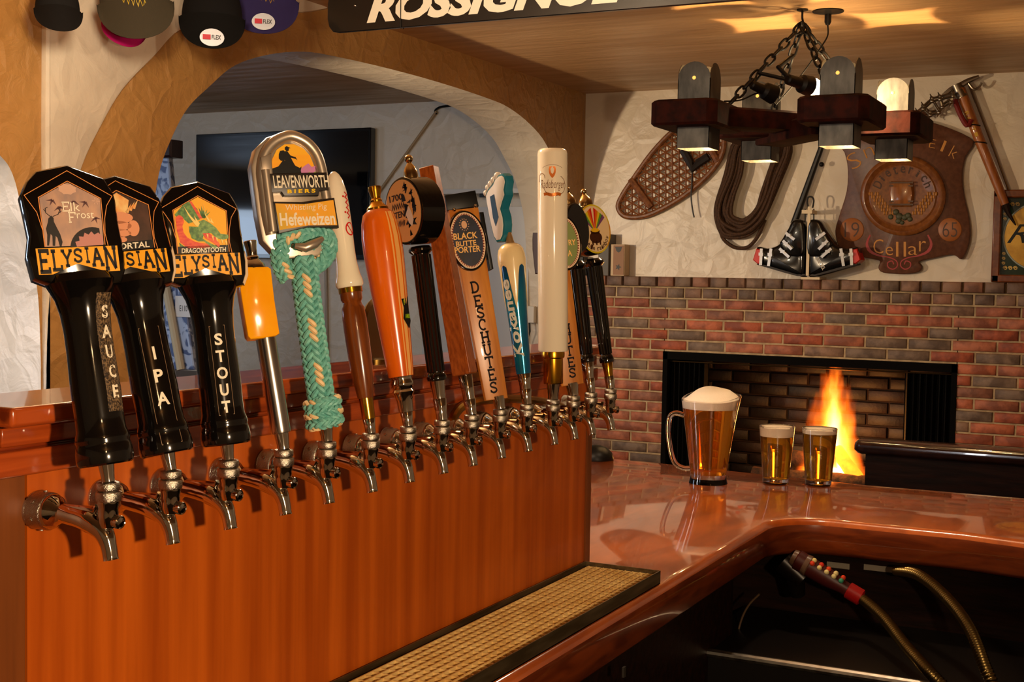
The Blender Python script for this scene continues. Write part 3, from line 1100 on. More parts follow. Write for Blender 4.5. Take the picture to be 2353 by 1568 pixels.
mb.tube([T.p(*T.uv(604, 400), 22), T.p(*T.uv(622, 540), 22)], 11 * hs, 12)
T.part('gate', mb, ALU, cb)
mb = MB().tube([T.p(*T.uv(668, 572), 40), T.p(*T.uv(690, 576), 46), T.p(*T.uv(712, 566), 46), T.p(*T.uv(732, 552), 38)], [6 * hs, 11 * hs, 11 * hs, 6 * hs], 12)
T.part('loop_bar', mb, ALU, cb)
# sunset picture
pic = [(620, 395), (622, 372), (632, 350), (650, 336), (672, 334), (694, 342), (710, 358), (719, 380), (724, 402), (716, 404), (622, 412)]
fz = lambda w_: (lambda a, b: T.p(*T.uv(a, b), w_))
SUN = mat('sunset_print', (250, 150, 20), 0.35, col2=(252, 200, 30), scale=(1, 1, 30))
mb = MB().poly([T.p(*T.uv(*a), 14) for a in pic])
pp = T.part('picture', mb, SUN, cb)
pol = lambda mb, pts, w_: mb.poly([T.p(*T.uv(*a), w_) for a in pts])
mb = MB()
pol(mb, [(622, 408), (622, 394), (636, 388), (646, 374), (664, 372), (676, 384), (686, 388), (690, 384), (688, 394), (690, 404)], 14.8)
pol(mb, [(637, 360), (640, 352), (648, 350), (652, 354), (650, 374), (642, 375), (637, 370)], 15.0)
pol(mb, [(651, 352), (657, 352), (664, 361), (676, 364), (680, 371), (676, 368), (665, 366), (668, 372), (675, 384), (671, 386), (664, 372), (655, 376), (650, 372)], 15.2)
pol(mb, [(651, 343), (655, 340), (660, 342), (664, 344), (660, 345), (660, 350), (655, 352), (651, 348)], 15.4)
T.part('hiker_print', mb, BLACK, cb, 'black silhouette of a seated hiker')
mb = MB()
pol(mb, [(684, 400), (690, 388), (700, 380), (706, 376), (714, 384), (722, 380), (723, 402), (690, 406)], 14.4)
T.part('mountain_print', mb, flat(200, 130, 178), cb)
mb = MB()
pol(mb, [(690, 406), (694, 399), (702, 401), (708, 396), (714, 399), (722, 394), (723, 402)], 14.7)
T.part('bush_print', mb, flat(160, 206, 30), cb)
DKB = mat('sign_black', (36, 28, 22), 0.4)
sg_ = T.prism('name_plate', [T.uv(*a) for a in ((611, 409), (745, 397), (750, 438), (728, 441), (726, 452), (646, 458), (640, 449), (617, 452))], 12, 30, DKB, bev=2)
mb = MB().text('LEAVENWORTH', lambda a, b: T.p(*T.uv(619 + 128 * a + 4 * (1 - b), 442 - 29 * b - 10 * a), 30.8), bold=0.015)
T.part('lettering', mb, WHITE_P, sg_, 'pale lettering')
mb = MB().text('BIERS', lambda a, b: T.p(*T.uv(653 + 65 * a, 452 - 9 * b - 6 * a), 30.8), bold=0.04, space=1.5)
T.part('lettering', mb, flat(246, 200, 20), sg_, 'yellow lettering')
sp = T.prism('beer_sign', [T.uv(*a) for a in ((619, 473), (690, 470), (762, 455), (773, 524), (700, 527), (633, 545))], 10, 34, DKB, bev=2.5)
mb = MB().poly([T.p(*T.uv(*a), 34.6) for a in ((624, 477), (690, 475), (759, 461), (768, 519), (700, 523), (634, 537))])
T.part('sign_face', mb, mat('hefe_print', (246, 166, 24), 0.35, col2=(214, 168, 30), scale=(30, 30, 30)), sp)
mb = MB().text('Whistling Pig', lambda a, b: T.p(*T.uv(647 + 96 * a, 496 - 17 * b - 9 * a), 35.4), bold=-0.004)
mb.text('Hefeweizen', lambda a, b: T.p(*T.uv(633 + 128 * a + 3 * (1 - b), 528 - 30 * b - 10 * a), 35.4), bold=0.025)
T.part('lettering', mb, WHITE_P, sp, 'white lettering')

# =================================================== 6: white and brown turned handle
T = Tap((852, 986), (766, 394), 0, 'tap with rounded white top on a brown turned wooden handle')
T.ferrule(0, 34, 12, 15)
T.lathe('brass_tip', [(12, 30), (15.5, 33), (17, 80), (15, 81)], BRASS)
T.lathe('wooden_grip', [(12, 78), (18, 80), (24, 120), (26.5, 160), (28, 210), (28, 260), (26, 285), (22, 292), (21, 298), (25, 305), (25.5, 320), (22, 322)],
        mat('brown_varnish', (126, 62, 18), 0.2, coat=0.6, col2=(96, 44, 12), scale=(160, 160, 12)), 32)
T.lathe('brass_ring', [(20, 319), (27.5, 320), (27.5, 331), (22, 332)], BRASS)
top = T.lathe('white_top', [(20, 330), (29, 332), (32, 338), (32, 346), (28, 360), (24, 390), (23.5, 420), (25, 470), (25, 520), (23.5, 550), (19, 575), (12, 590), (5, 597), (0, 598)],
              mat('white_enamel', (236, 224, 200), 0.14, coat=0.5), 32)


def wrap(T, r, e, u0=0.0):
    """print on a round handle: (arc length in px from the front, v) -> point"""
    return lambda s_, v: T.p((r + e) * sin(s_ / r), v, (r + e) * cos(s_ / r))


mb = MB()
wf = wrap(T, 25, 0.7)
RED = flat(206, 32, 22)
mb.ribbon([(20 + (8 if i % 2 else 0), 546 - 6 * i) for i in range(11)], 3.0, wf)
for d_ in (536, 500):
    mb.poly([wf(15 + 2.5 * cos(a), d_ + 2.5 * sin(a)) for a in [2 * pi * i / 10 for i in range(10)]])
mb.ribbon([(22 + 11 * cos(a), 462 + 14 * sin(a)) for a in [2 * pi * i / 20 for i in range(20)]], 3, wf, closed=True)
mb.ribbon([(15, 472), (29, 452)], 3, wf)
T.part('red_print', mb, RED, top, 'red script and ring')

# =================================================== 7: orange turned handle
T = Tap((938, 984), (860, 430), 0, 'tap with fat orange turned wooden handle and brass bottle-neck top')
T.ferrule(0, 36, 12, 15)
T.lathe('chrome_base', [(12, 32), (17, 34), (19, 60), (23, 74), (26, 80), (22, 86), (26, 92), (27, 100), (24, 108), (26, 116), (20, 118)], CHROME, 30)
OR_W = mat('orange_wood', (232, 108, 14), 0.2, coat=0.6, col2=(206, 84, 10), scale=(40, 40, 6))
body = T.lathe('wooden_grip', [(20, 114), (29, 116), (32, 150), (37, 230), (43, 330), (46.5, 400), (46, 440), (42, 475), (36, 496), (24, 506)], OR_W, 36)
mb = MB()
prof7 = [(29, 116), (32, 150), (37, 230), (43, 330), (46.5, 400), (46, 440), (42, 475), (36, 496)]
for a0, a1 in ((28, 33), (38, 54), (60, 66)):
    L = []
    for a in (a0, a1):
        L.append([T.p((r + .5) * sin(radians(a)), v, (r + .5) * cos(radians(a))) for r, v in prof7])
    mb.add(L[0] + L[1], [(i, i + 1, len(prof7) + i + 1, len(prof7) + i) for i in range(len(prof7) - 1)])
T.part('pale_stripes', mb, mat('pale_maple', (236, 170, 92), 0.2, coat=0.5), body, 'pale inlaid stripes')
wf = wrap(T, 40, 1.2)
mb = MB().poly([wf(a, b) for a, b in ((26, 296), (40, 318), (54, 296), (49, 268), (52, 240), (40, 222), (26, 246), (31, 270))])
st = T.part('sticker', mb, BLACK, body, 'black diamond sticker')
mb = MB().text('F', lambda a, b: wf(31 + 6 * a, 276 + 12 * b)[:])
mb.text('AMBER', lambda a, b: wf(30 + 22 * a, 245 + 10 * b), bold=0.02)
mb = MB()
wf2 = wrap(T, 40, 1.8)
mb.text('F', lambda a, b: wf2(32 + 6 * a, 277 + 12 * b))
mb.text('AMBER', lambda a, b: wf2(31 + 19 * a, 246 + 10 * b), bold=0.02)
T.part('sticker_lettering', mb, flat(150, 190, 20), body, 'green lettering')
T.lathe('brass_top', [(20, 500), (25, 503), (25, 510), (17, 518), (13, 524), (14, 528), (11, 532), (11, 536), (15, 552), (15, 560), (12, 561)], BRASS, 28)


# =================================================== 8, 14, 15: black fluted handles with round badges
def badge_handle(base, top, phi, label, centre, rad_, thick, shaft, face, ferr, brass=False, finial=True):
    T = Tap(base, top, phi, label)
    T.ferrule(0, ferr[0], ferr[1], ferr[2])
    if ferr[3] > ferr[0]:
        T.ferrule(ferr[0] - 2, ferr[3], ferr[2] * .9, ferr[2] * 1.15, BRASS if brass else CHROME, 'upper_ferrule')
    v0 = ferr[3]
    v1 = shaft[0]
    r0, r1 = shaft[1], shaft[2]
    n = 16
    mb = MB()
    prof = [(r0 * .9, v0 - 2), (r0 * 1.25, v0), (r0 * 1.32, v0 + 7), (r0 * 1.2, v0 + 13), (r0 * 1.05, v0 + 17)]
    prof += [(r0 + (r1 - r0) * t, v0 + 18 + (v1 - v0 - 36) * t) for t in (0, .25, .5, .75, 1)]
    prof += [(r1 * 1.1, v1 - 16), (r1 * 1.38, v1 - 11), (r1 * 1.38, v1 - 6), (r1 * 1.1, v1)]
    mb.lathe(T.sc(prof), 32)
    for k in range(12):
        a = 2 * pi * k / 12
        mb.tube([T.p(r0 * cos(a), v0 + 20, r0 * sin(a)), T.p(r1 * cos(a), v1 - 20, r1 * sin(a))], r0 * 0.17 * T.hs, 6)
    T.part('handle_shaft', mb, BLACKG)
    u, v = T.uv(*centre)
    v = v
    mb = MB().prism(circ(0, v, rad_[0], rad_[1], 44), -thick / 2, thick / 2, fr=lambda a, b, h: T.p(a, b, h), bev=5)
    hd = T.part('badge', mb, BLACKG)
    face(T, hd, v, rad_, thick / 2)
    if finial:
        vt = v + rad_[1]
        f0 = T.Lp - vt
        mb = MB().lathe(T.sc([(17, vt - 4), (17, vt + 1), (16, vt + f0 * .25), (12, vt + f0 * .45), (6, vt + f0 * .62), (5, vt + f0 * .66)]), 24)
        mb.ball(T.p(0, vt + f0 * .82, 0), f0 * .19 * T.hs, 16)
        T.part('finial', mb, BRASS if False else mat('pale_brass', (200, 172, 120), 0.16, 1.0))
    return T


def face8(T, hd, v, r, w_):
    mb = MB().poly([T.p(a, b, w_ + .5) for a, b in circ(0, v, r[0] - 6, r[1] - 6, 40)])
    T.part('badge_face', mb, mat('tan_print', (206, 152, 86), 0.35), hd)
    mb = MB()
    for k in range(26):
        a = random.uniform(-1.2, 1.35)
        rr = random.uniform(10, r[0] - 14)
        x, y = abs(rr * cos(a)) * 0.9, v + rr * sin(a) * 1.1
        mb.poly([T.p(x + random.uniform(-9, 9), y + random.uniform(-13, 13), w_ + 1.0) for _ in range(5)])
    T.part('dark_print', mb, flat(36, 30, 28), hd)
    mb = MB()
    pol = [(8, -10), (22, 8), (30, -8), (34, -26), (26, -40), (16, -30), (14, -22)]
    mb.poly([T.p(a, v + b, w_ + 1.6) for a, b in pol])
    T.part('pale_print', mb, flat(206, 196, 186), hd)
    mb = MB()
    for k, (s_, wd) in enumerate((('1700', 48), (None, 44), ('TEN', 36), (None, 28))):
        y = v + 42 - 20 * k
        if s_ is None:
            mb.ribbon([(-44 + 6 * k + wd * i / 11, y - 9 + (6 if i % 2 else -6)) for i in range(12)], 2.6, lambda a, b: T.p(a, b, w_ + 1.4))
            continue
        mb.text(s_, lambda a, b: T.p(-44 + 6 * k + wd * a, y - 16 + 15 * b, w_ + 1.4), bold=0.02)
    T.part('dark_lettering', mb, flat(40, 28, 18), hd, 'hand drawn dark lettering')
    mb = MB()
    mb.ribbon([(a, b) for a, b in circ(0, v, r[0] - 5, r[1] - 5, 40)], 2.5, lambda a, b: T.p(a, b, w_ + .9), closed=True)
    T.part('badge_rim', mb, BRASS_D, hd)


badge_handle((1016, 968), (938, 356), -50, 'tap with thick black round badge seen edge-on, on a black fluted handle', (943, 487), (70, 78), 70,
             (403, 18, 20), face8, (50, 13, 16, 92))


# =================================================== 9: square red-brown stick
T = Tap((1084, 966), (985, 384), -20, 'tap with square red-brown wooden stick handle')
T.ferrule(0, 36, 12, 15)
T.ferrule(34, 98, 14, 17, None, 'upper_ferrule')
STICK = mat('red_brown_fleck', (158, 78, 26), 0.36, coat=0.15, col2=(126, 56, 14), scale=(300, 300, 90), detail=3)
for nm in ('handle_stick',):
    mb = MB()
    L = []
    for v, hw in ((94, 21), (97, 23), (300, 21.5), (588, 18), (590, 17)):
        L.append([T.p(a * hw, v, b * hw) for a, b in ((-1, -1), (1, -1), (1, 1), (-1, 1))])
    mb.loops(L)
    o = T.part(nm, mb, STICK, ang=30)
    bevel(o, 0.0012, 2)


# =================================================== 10, 13: flat wooden paddles lettered downward
def paddle(base, top, phi, label, pts, badge, letters, brand, face_col, full=True):
    T = Tap(base, top, phi, label)
    T.ferrule(0, 30, 12, 15.5)
    WP = mat('pale_oak', (206, 134, 52), 0.32, coat=0.2, col2=(176, 104, 34), scale=(90, 90, 8), detail=6)
    bd = T.prism('handle_board', [T.uv(*a) for a in pts], -10, 10, WP, bev=2)
    PB = mat('burnt_letter', (22, 8, 8), 0.6, spec=0.2)
    mb = MB()
    for ch, x, y, wd, ht in letters:
        u, v = T.uv(x, y)
        glyph(mb, ch, lambda a, b: T.p(u - wd / 2 + wd * a, v - ht / 2 + ht * b, 10.6), 0.19)
    T.part('vertical_lettering', mb, PB, bd, 'dark serif lettering running down')
    (bx, by), rx, ry = badge
    u, v = T.uv(bx, by)
    mb = MB().prism(circ(u, v, rx + 5, ry + 5, 44), 8, 22, fr=lambda a, b, h: T.p(a, b, h), bev=4)
    bg = T.part('badge', mb, BLACKG)
    mb = MB().poly([T.p(a, b, 22.5) for a, b in circ(u, v, rx, ry, 44)])
    T.part('badge_rim', mb, flat(226, 196, 160), bg)
    mb = MB()
    n = 60
    for k in range(n):
        a = 2 * pi * k / n
        mb.poly([T.p(u + (rx - 3.5 + d) * cos(a + e), v + (ry - 3.5 + d) * sin(a + e), 22.9) for d, e in ((-2.5, -.045), (-2.5, .045), (2.2, 0))])
    T.part('badge_teeth', mb, flat(126, 34, 20), bg)
    mb = MB().poly([T.p(a, b, 23.1) for a, b in circ(u, v, rx - 6, ry - 6, 44)])
    fc = T.part('badge_face', mb, face_col, bg)
    mb = MB()
    for s_, x0, x1, yb, ht, sl in brand:
        mb.text(s_, lambda a, b: T.p(*[c for c in T.uv(x0 + (x1 - x0) * a - 1.5 * (b - .5), yb - ht * b + sl * a)], 23.7), bold=0.02)
    T.part('badge_lettering', mb, flat(240, 190, 110), bg, 'badge lettering')
    return T, bd, bg


T, bd, bg = paddle((1150, 930), (1058, 440), 14, 'tap with pale wooden paddle handle and dark blue round badge',
                   [(1114, 912), (1166, 905), (1098, 476), (1028, 486)], ((1071, 555), 40, 64),
                   [('D', 1089, 658, 21, 23), ('E', 1096, 689, 19, 23), ('S', 1102, 715, 18, 23), ('C', 1107, 742, 19, 23), ('H', 1113, 770, 22, 23), ('U', 1118, 798, 21, 23),
                    ('T', 1123, 826, 19, 23), ('E', 1128, 854, 18, 23), ('S', 1132, 882, 17, 23)],
                   [('BLACK', 1037, 1093, 556, 15, -7), ('BUTTE', 1043, 1090, 571, 12, -6), ('PORTER', 1040, 1100, 586, 14, -7)],
                   mat('badge_navy', (26, 36, 62), 0.3, col2=(14, 14, 18), scale=(40, 40, 40)))
mb = MB()
mb.prism([T.uv(*a) for a in ((1019, 453), (1091, 438), (1099, 474), (1026, 487))], -14, 12, fr=lambda a, b, h: T.p(a, b, h), bev=2)
tp = T.part('black_cap', mb, BLACK)
mb = MB()
for x, y in ((1041, 485), (1090, 474)):
    mb.ball(T.p(*T.uv(x, y), 13), 4.5 * T.hs, 10)
T.part('screw', mb, CHROME, tp)
mb = MB().prism([T.uv(*a) for a in ((1104, 484), (1114, 483), (1137, 612), (1128, 616))], -34, -6, fr=lambda a, b, h: T.p(a, b, h), bev=2)
mb.prism([T.uv(*a) for a in ((1094, 508), (1108, 506), (1124, 590), (1112, 592))], -22, -9, fr=lambda a, b, h: T.p(a, b, h), bev=2)
T.part('black_side_piece', mb, BLACK)
u, v = T.uv(1062, 520)
mb = MB()
for k in range(14):
    a = 2 * pi * k / 14
    mb.poly([T.p(u + (9 + d) * cos(a + e), v + (12 + d) * sin(a + e), 23.6) for d, e in ((0, -.12), (0, .12), (3.5, 0))])
mb.poly([T.p(a, b, 23.6) for a, b in circ(u, v, 6.5, 9, 20)])
T.part('sun_print', mb, flat(214, 168, 130), bg)

# =================================================== 11: blue tapered handle with a footprint top
T = Tap((1211, 936), (1155, 400), -12, 'tap with blue tapered handle, white dripping cap and blue footprint top')
T.ferrule(0, 36, 11, 14)
T.ferrule(34, 73, 13, 16, None, 'upper_ferrule')
BLUE = mat('teal_metallic', (0, 118, 150), 0.16, 0.45, coat=0.7, col2=(0, 60, 128), scale=(16, 16, 9), lo=0.4, hi=0.6)
prof = [(13, 70), (17.5, 72), (21, 160), (25.5, 250), (30, 330)]
grip = T.lathe('handle_grip', prof + [(31, 345), (24, 350)], BLUE, 36)
WC = mat('cream_enamel', (240, 214, 160), 0.2, coat=0.4)
mb = MB()


def r11(v):
    for (ra, va), (rb, vb) in zip(prof, prof[1:]):
        if v <= vb:
            return ra + (rb - ra) * max(0, v - va) / (vb - va)
    return 31


n = 48
edge = []
for i in range(n):
    a = 2 * pi * i / n
    ph = ((a / (2 * pi) * 4) + 0.35) % 1.0
    drop = 1 - abs(ph - 0.5) * 2
    edge.append(315 - 10 - 95 * max(0, drop - 0.45) ** 0.8 * 1.5 if drop > 0.45 else 318 + 18 * (1 - drop / 0.45) * 0.4)
L = []
for t in (0, .15, .4, .7, 1.0):
    L.append([T.p((r11(e + (338 - e) * t) + 1.6 * (1 if t > 0 else .1)) * sin(2 * pi * i / n), e + (338 - e) * t, (r11(e + (338 - e) * t) + 1.6 * (1 if t > 0 else .1)) * cos(2 * pi * i / n)) for i, e in enumerate(edge)])
for r, v in ((31.5, 350), (29, 362), (23, 371), (14, 376), (6, 378)):
    L.append([T.p(r * sin(2 * pi * i / n), v, r * cos(2 * pi * i / n)) for i in range(n)])
mb.loops(L, c0=False)
T.part('white_cap', mb, WC)
mb = MB()


def w11(e):
    return lambda s_, v: T.p((r11(v) + e) * sin(s_ / r11(v)), v, (r11(v) + e) * cos(s_ / r11(v)))


wf = w11(1.4)
mb.text('Kokanee', lambda a, b: wf(-14 + 24 * (1 - b) - 16 * a, 112 + 180 * a), bold=0.03)
T.part('lettering', mb, mat('ice_print', (214, 214, 200), 0.3), grip, 'pale lettering running up')
T.lathe('neck', [(12, 374), (9, 384), (6, 400), (5, 402)], mat('tan_neck', (176, 142, 96), 0.3, 0.6), 18)
foot = [(1150, 558), (1143, 545), (1137, 520), (1131, 490), (1126, 462), (1124, 445), (1130, 432), (1141, 420), (1146, 408), (1154, 402), (1162, 401), (1168, 408), (1171, 422),
        (1168, 440), (1170, 452), (1164, 470), (1161, 482), (1166, 500), (1168, 520), (1166, 545), (1160, 557)]
fp = [T.uv(*a) for a in foot]
cu = sum(a for a, b in fp) / len(fp)
fpw = [((a - cu) * 1.7 + cu * 0.4, b) for a, b in fp]
T2 = T
ft_rot = radians(-38)


def fr_foot(a, b, h):
    x = a * cos(ft_rot) - (-h) * sin(ft_rot)
    w_ = -(a * sin(ft_rot) + (-h) * cos(ft_rot))
    return T.p(x - 6, b, w_)


mb = MB().prism(fpw, -13, 13, fr=fr_foot, bev=4)
ft = T.part('footprint_top', mb, mat('teal_rim', (40, 128, 150), 0.2, 0.3, coat=0.5))
mb = MB()
mb.prism(inset(fpw, 5.5), 12, 15, fr=fr_foot, bev=1)
mb.prism(inset(fpw, 5.5), -12, -15, fr=fr_foot, bev=1)
toes = [(1121, 440, 5, 8), (1125, 428, 5, 8), (1131, 420, 5.5, 8), (1138, 412, 6, 8), (1147, 405, 8, 10)]
for x, y, a, b in toes:
    u, v = T.uv(x, y)
    u = (u - cu) * 1.7 + cu * 0.4
    mb.ball(fr_foot(u, v, 6), 1.0, 12, s=(a * 1.2 * T.hs, 9 * T.hs, b * T.hs))
T.part('white_relief', mb, mat('white_relief', (222, 214, 204), 0.3), ft, 'white raised sole and toes')
mb = MB()
mb.prism([((T.uv(*a)[0] - cu) * 1.7 + cu * 0.4, T.uv(*a)[1]) for a in ((1137, 450), (1146, 446), (1150, 470), (1156, 500), (1150, 520), (1144, 500))], 14.5, 15.6, fr=fr_foot)
T.part('blue_slot', mb, flat(40, 70, 100), ft)

# =================================================== 12: white cylinder
T = Tap((1271, 926), (1269, 343), 0, 'tap with tall white cylindrical handle and brass stem')
T.ferrule(0, 40, 12, 16)
T.lathe('brass_stem', [(14, 36), (22, 37), (23, 40), (23, 96), (26.5, 99), (27, 108), (26, 114), (20, 115)], mat('lacquered_brass', (206, 148, 36), 0.22, 1.0), 30)
cy = T.lathe('white_cylinder', [(20, 112), (33, 113), (34.5, 116), (34.5, 572), (33, 579), (29, 583), (20, 584)], mat('white_gloss', (246, 232, 206), 0.12, coat=0.6), 40)
wf = wrap(T, 34.5, 0.6)
mb = MB()
mb.text('Radeberger', lambda a, b: wf(-29 + 60 * a, 484 + 26 * b), bold=-0.008, shear=0.25)
mb.ribbon(_arc(6, 497, 27, 24, 195, 420, 22), 1.2, wf)
mb.ribbon(_arc(-26, 513, 9, 12, 0, 220, 12), 1.2, wf)
mb.ribbon(_arc(0, 520, 34, 24, 45, 135, 10), 0.7, wf)
T.part('script', mb, flat(120, 74, 40), cy, 'brown script')
mb = MB()
mb.ribbon([(0, 540), (0, 534), (0, 526), (0, 519), (0, 514)], [13, 16, 15, 10, 2], wf)
T.part('gold_crest', mb, mat('copper_print', (206, 110, 34), 0.3, 0.4), cy, 'orange crest')
mb = MB()
mb.ribbon([(-20 + 4 * i, 476 + 1.5 * sin(i)) for i in range(11)], 7, wf)
T.part('gold_ribbon', mb, mat('copper_print', (206, 110, 34), 0.3, 0.4), cy, 'orange ribbon')

# =================================================== 13
T, bd, bg = paddle((1318, 910), (1252, 462), 14, 'tap with pale wooden paddle handle and green badge, partly behind the white cylinder',
                   [(1291, 889), (1340, 882), (1292, 478), (1236, 484)], ((1292, 560), 37, 60),
                   [('D', 1280, 672, 20, 20), ('E', 1285, 697, 18, 20), ('S', 1290, 718, 17, 20), ('C', 1294, 740, 17, 20), ('H', 1300, 757, 19, 20), ('U', 1303, 781, 18, 20),
                    ('T', 1306, 808, 17, 20), ('E', 1310, 834, 17, 20), ('S', 1313, 858, 16, 20)],
                   [('RY', 1302, 1319, 567, 13, -2), ('A', 1300, 1310, 592, 14, -1)], flat(124, 138, 76))


# =================================================== 14, 15
def face14(T, hd, v, r, w_):
    mb = MB().poly([T.p(a, b, w_ + .5) for a, b in circ(0, v, r[0] - 5, r[1] - 5, 40)])
    T.part('badge_face', mb, flat(30, 26, 24), hd)


badge_handle((1358, 915), (1302, 430), 60, 'tap with black round badge and black fluted handle, second from the right end', (1318, 528), (52, 60), 36, (310, 13, 17), face14,
             (34, 10, 12, 72))


def face15(T, hd, v, r, w_):
    rx, ry = r[0] - 2, r[1] - 2
    mb = MB()
    cols = [flat(206, 40, 24), flat(226, 110, 24), flat(226, 200, 40), flat(90, 150, 60), flat(120, 70, 120)]
    mb = MB().poly([T.p(a, b, w_ + .5) for a, b in circ(0, v, rx, ry, 44)])
    T.part('badge_rim', mb, mat('rim_red_yellow', (206, 40, 24), 0.3, col2=(220, 196, 40), scale=(8, 8, 14), lo=0.45, hi=0.55), hd)
    mb = MB().poly([T.p(a, b, w_ + .9) for a, b in circ(0, v, rx - 4, ry - 4, 44)])
    T.part('badge_face', mb, flat(238, 206, 158), hd)
    pot = v - 8
    for k, cm in enumerate(cols):
        mb = MB()
        for sg in (-1, 1):
            x0, x1 = sg * (4 + 6.5 * k), sg * (4 + 6.5 * (k + 1))
            yt = v + 50 - 4 * k
            mb.poly([T.p(a, b, w_ + 1.3) for a, b in ((sg * 1.2 * k * .8, pot + 6), (sg * 1.2 * (k + 1) * .8, pot + 6), (x1, yt - 4 - k), (x0, yt))])
        T.part('rainbow_band', mb, cm, hd)
    mb = MB().poly([T.p(a, b, w_ + 1.6) for a, b in circ(0, pot - 12, 20, 14, 24)])
    mb.poly([T.p(a, b, w_ + 1.6) for a, b in ((-15, pot + 4), (15, pot + 4), (13, pot - 4), (-13, pot - 4))])
    for x in (-12, 0, 12):
        mb.poly([T.p(x + a, pot - 20 + b, w_ + 1.6) for a, b in ((-3, 0), (3, 0), (2, -10), (-2, -10))])
    for k, ch in enumerate('double rainbow'):
        if ch == ' ':
            continue
        a = radians(205 + 128 * k / 13)
        c_, s_ = cos(a), sin(a)
        R1, R2 = rx - 9, ry - 9
        ux, uy = -s_, c_
        mb.text(ch, lambda p, q: T.p((R1 + 0) * c_ + (p - .5) * 6.5 * ux - (q - .3) * (12 if ch in 'dbl' else 8) * c_, v + R2 * s_ + (p - .5) * 6.5 * uy - (q - .3) * (12 if ch in 'dbl' else 8) * s_, w_ + 1.7), bold=0.01)
    T.part('pot_print', mb, flat(70, 36, 18), hd, 'brown pot and lettering')
    mb = MB().poly([T.p(a, b, w_ + 1.9) for a, b in circ(0, pot + 5, 13, 5, 16)])
    T.part('gold_print', mb, flat(236, 186, 30), hd)


badge_handle((1403, 902), (1340, 434), 46, 'tap with round rainbow and pot badge on a black fluted handle, rightmost in the row', (1357, 531), (54, 60), 36, (306, 13, 18), face15,
             (30, 10, 11, 62), brass=True)

# ------------------------------------------------------------------ fireplace
fpl = thing('fireplace', 'red brick fireplace with a wide black opening set into the far wall', 'fireplace', (XR, 1.58, 0))


def L0(p, o):
    return (p[0] - o[0], p[1] - o[1], p[2] - o[2])


BRK = bpy.data.materials.new('brick')
BRK.use_nodes = True
_n, _l = BRK.node_tree.nodes, BRK.node_tree.links
_b = _n['Principled BSDF']
_b.inputs['Roughness'].default_value = 0.62
_at = _n.new('ShaderNodeVertexColor')
_at.layer_name = 'brick_tint'
_tc = _n.new('ShaderNodeTexCoord')
_nz = _n.new('ShaderNodeTexNoise')
_nz.inputs['Scale'].default_value = 14
_nz.inputs['Detail'].default_value = 5
_l.new(_tc.outputs['Object'], _nz.inputs['Vector'])
_rp = _n.new('ShaderNodeValToRGB')
_rp.color_ramp.elements[0].position = 0.42
_rp.color_ramp.elements[0].color = lin((98, 66, 52))
_rp.color_ramp.elements[1].position = 0.6
_rp.color_ramp.elements[1].color = (1, 1, 1, 1)
_l.new(_nz.outputs['Fac'], _rp.inputs['Fac'])
_mx = _n.new('ShaderNodeMixRGB')
_mx.blend_type = 'MULTIPLY'
_mx.inputs[0].default_value = 0.55
_l.new(_at.outputs['Color'], _mx.inputs[1])
_l.new(_rp.outputs['Color'], _mx.inputs[2])
_l.new(_mx.outputs[0], _b.inputs['Base Color'])
_bp = _n.new('ShaderNodeBump')
_bp.inputs['Strength'].default_value = 0.5
_bp.inputs['Distance'].default_value = 0.004
_nz2 = _n.new('ShaderNodeTexNoise')
_nz2.inputs['Scale'].default_value = 60
_nz2.inputs['Detail'].default_value = 6
_l.new(_tc.outputs['Object'], _nz2.inputs['Vector'])
_l.new(_nz2.outputs['Fac'], _bp.inputs['Height'])
_l.new(_bp.outputs['Normal'], _b.inputs['Normal'])
TINTS = [(196, 106, 70), (188, 98, 64), (180, 104, 74), (168, 92, 64), (142, 116, 96), (128, 104, 86), (150, 114, 90), (190, 112, 80), (176, 86, 54), (160, 100, 74)]
TINTS_H = [(132, 104, 84), (118, 92, 76), (144, 108, 86), (150, 102, 78), (124, 100, 82)]


def bricks(name, cells, tints, parent, org, mirror=None):
    """cells: (x_front, y0, y1, z0, z1, depth)"""
    mb_ = MB()
    cols = []
    rnd = random.Random(5)
    for xf, y0, y1, z0, z1, dp_ in cells:
        jx = rnd.uniform(-0.003, 0.003)
        c = lin(rnd.choice(tints))
        k0 = len(mb_.f)
        poly = [(y0, z0), (y1, z0), (y1, z1), (y0, z1)]
        b_ = 0.004
        q = inset(poly, b_)
        Ls = [[(xf + jx + dp_, y, z) for y, z in poly], [(xf + jx + b_, y, z) for y, z in poly], [(xf + jx, y, z) for y, z in q]]
        mb_.loops([[L0(p, org) for p in lp] for lp in Ls], c0=False)
        cols += [c] * (len(mb_.f) - k0)
    me = mb_.mesh(name, BRK, ang=50)
    ca = me.color_attributes.new('brick_tint', 'FLOAT_COLOR', 'CORNER')
    for p in me.polygons:
        for li in p.loop_indices:
            ca.data[li].color = cols[p.index]
    return link(name, me, parent)


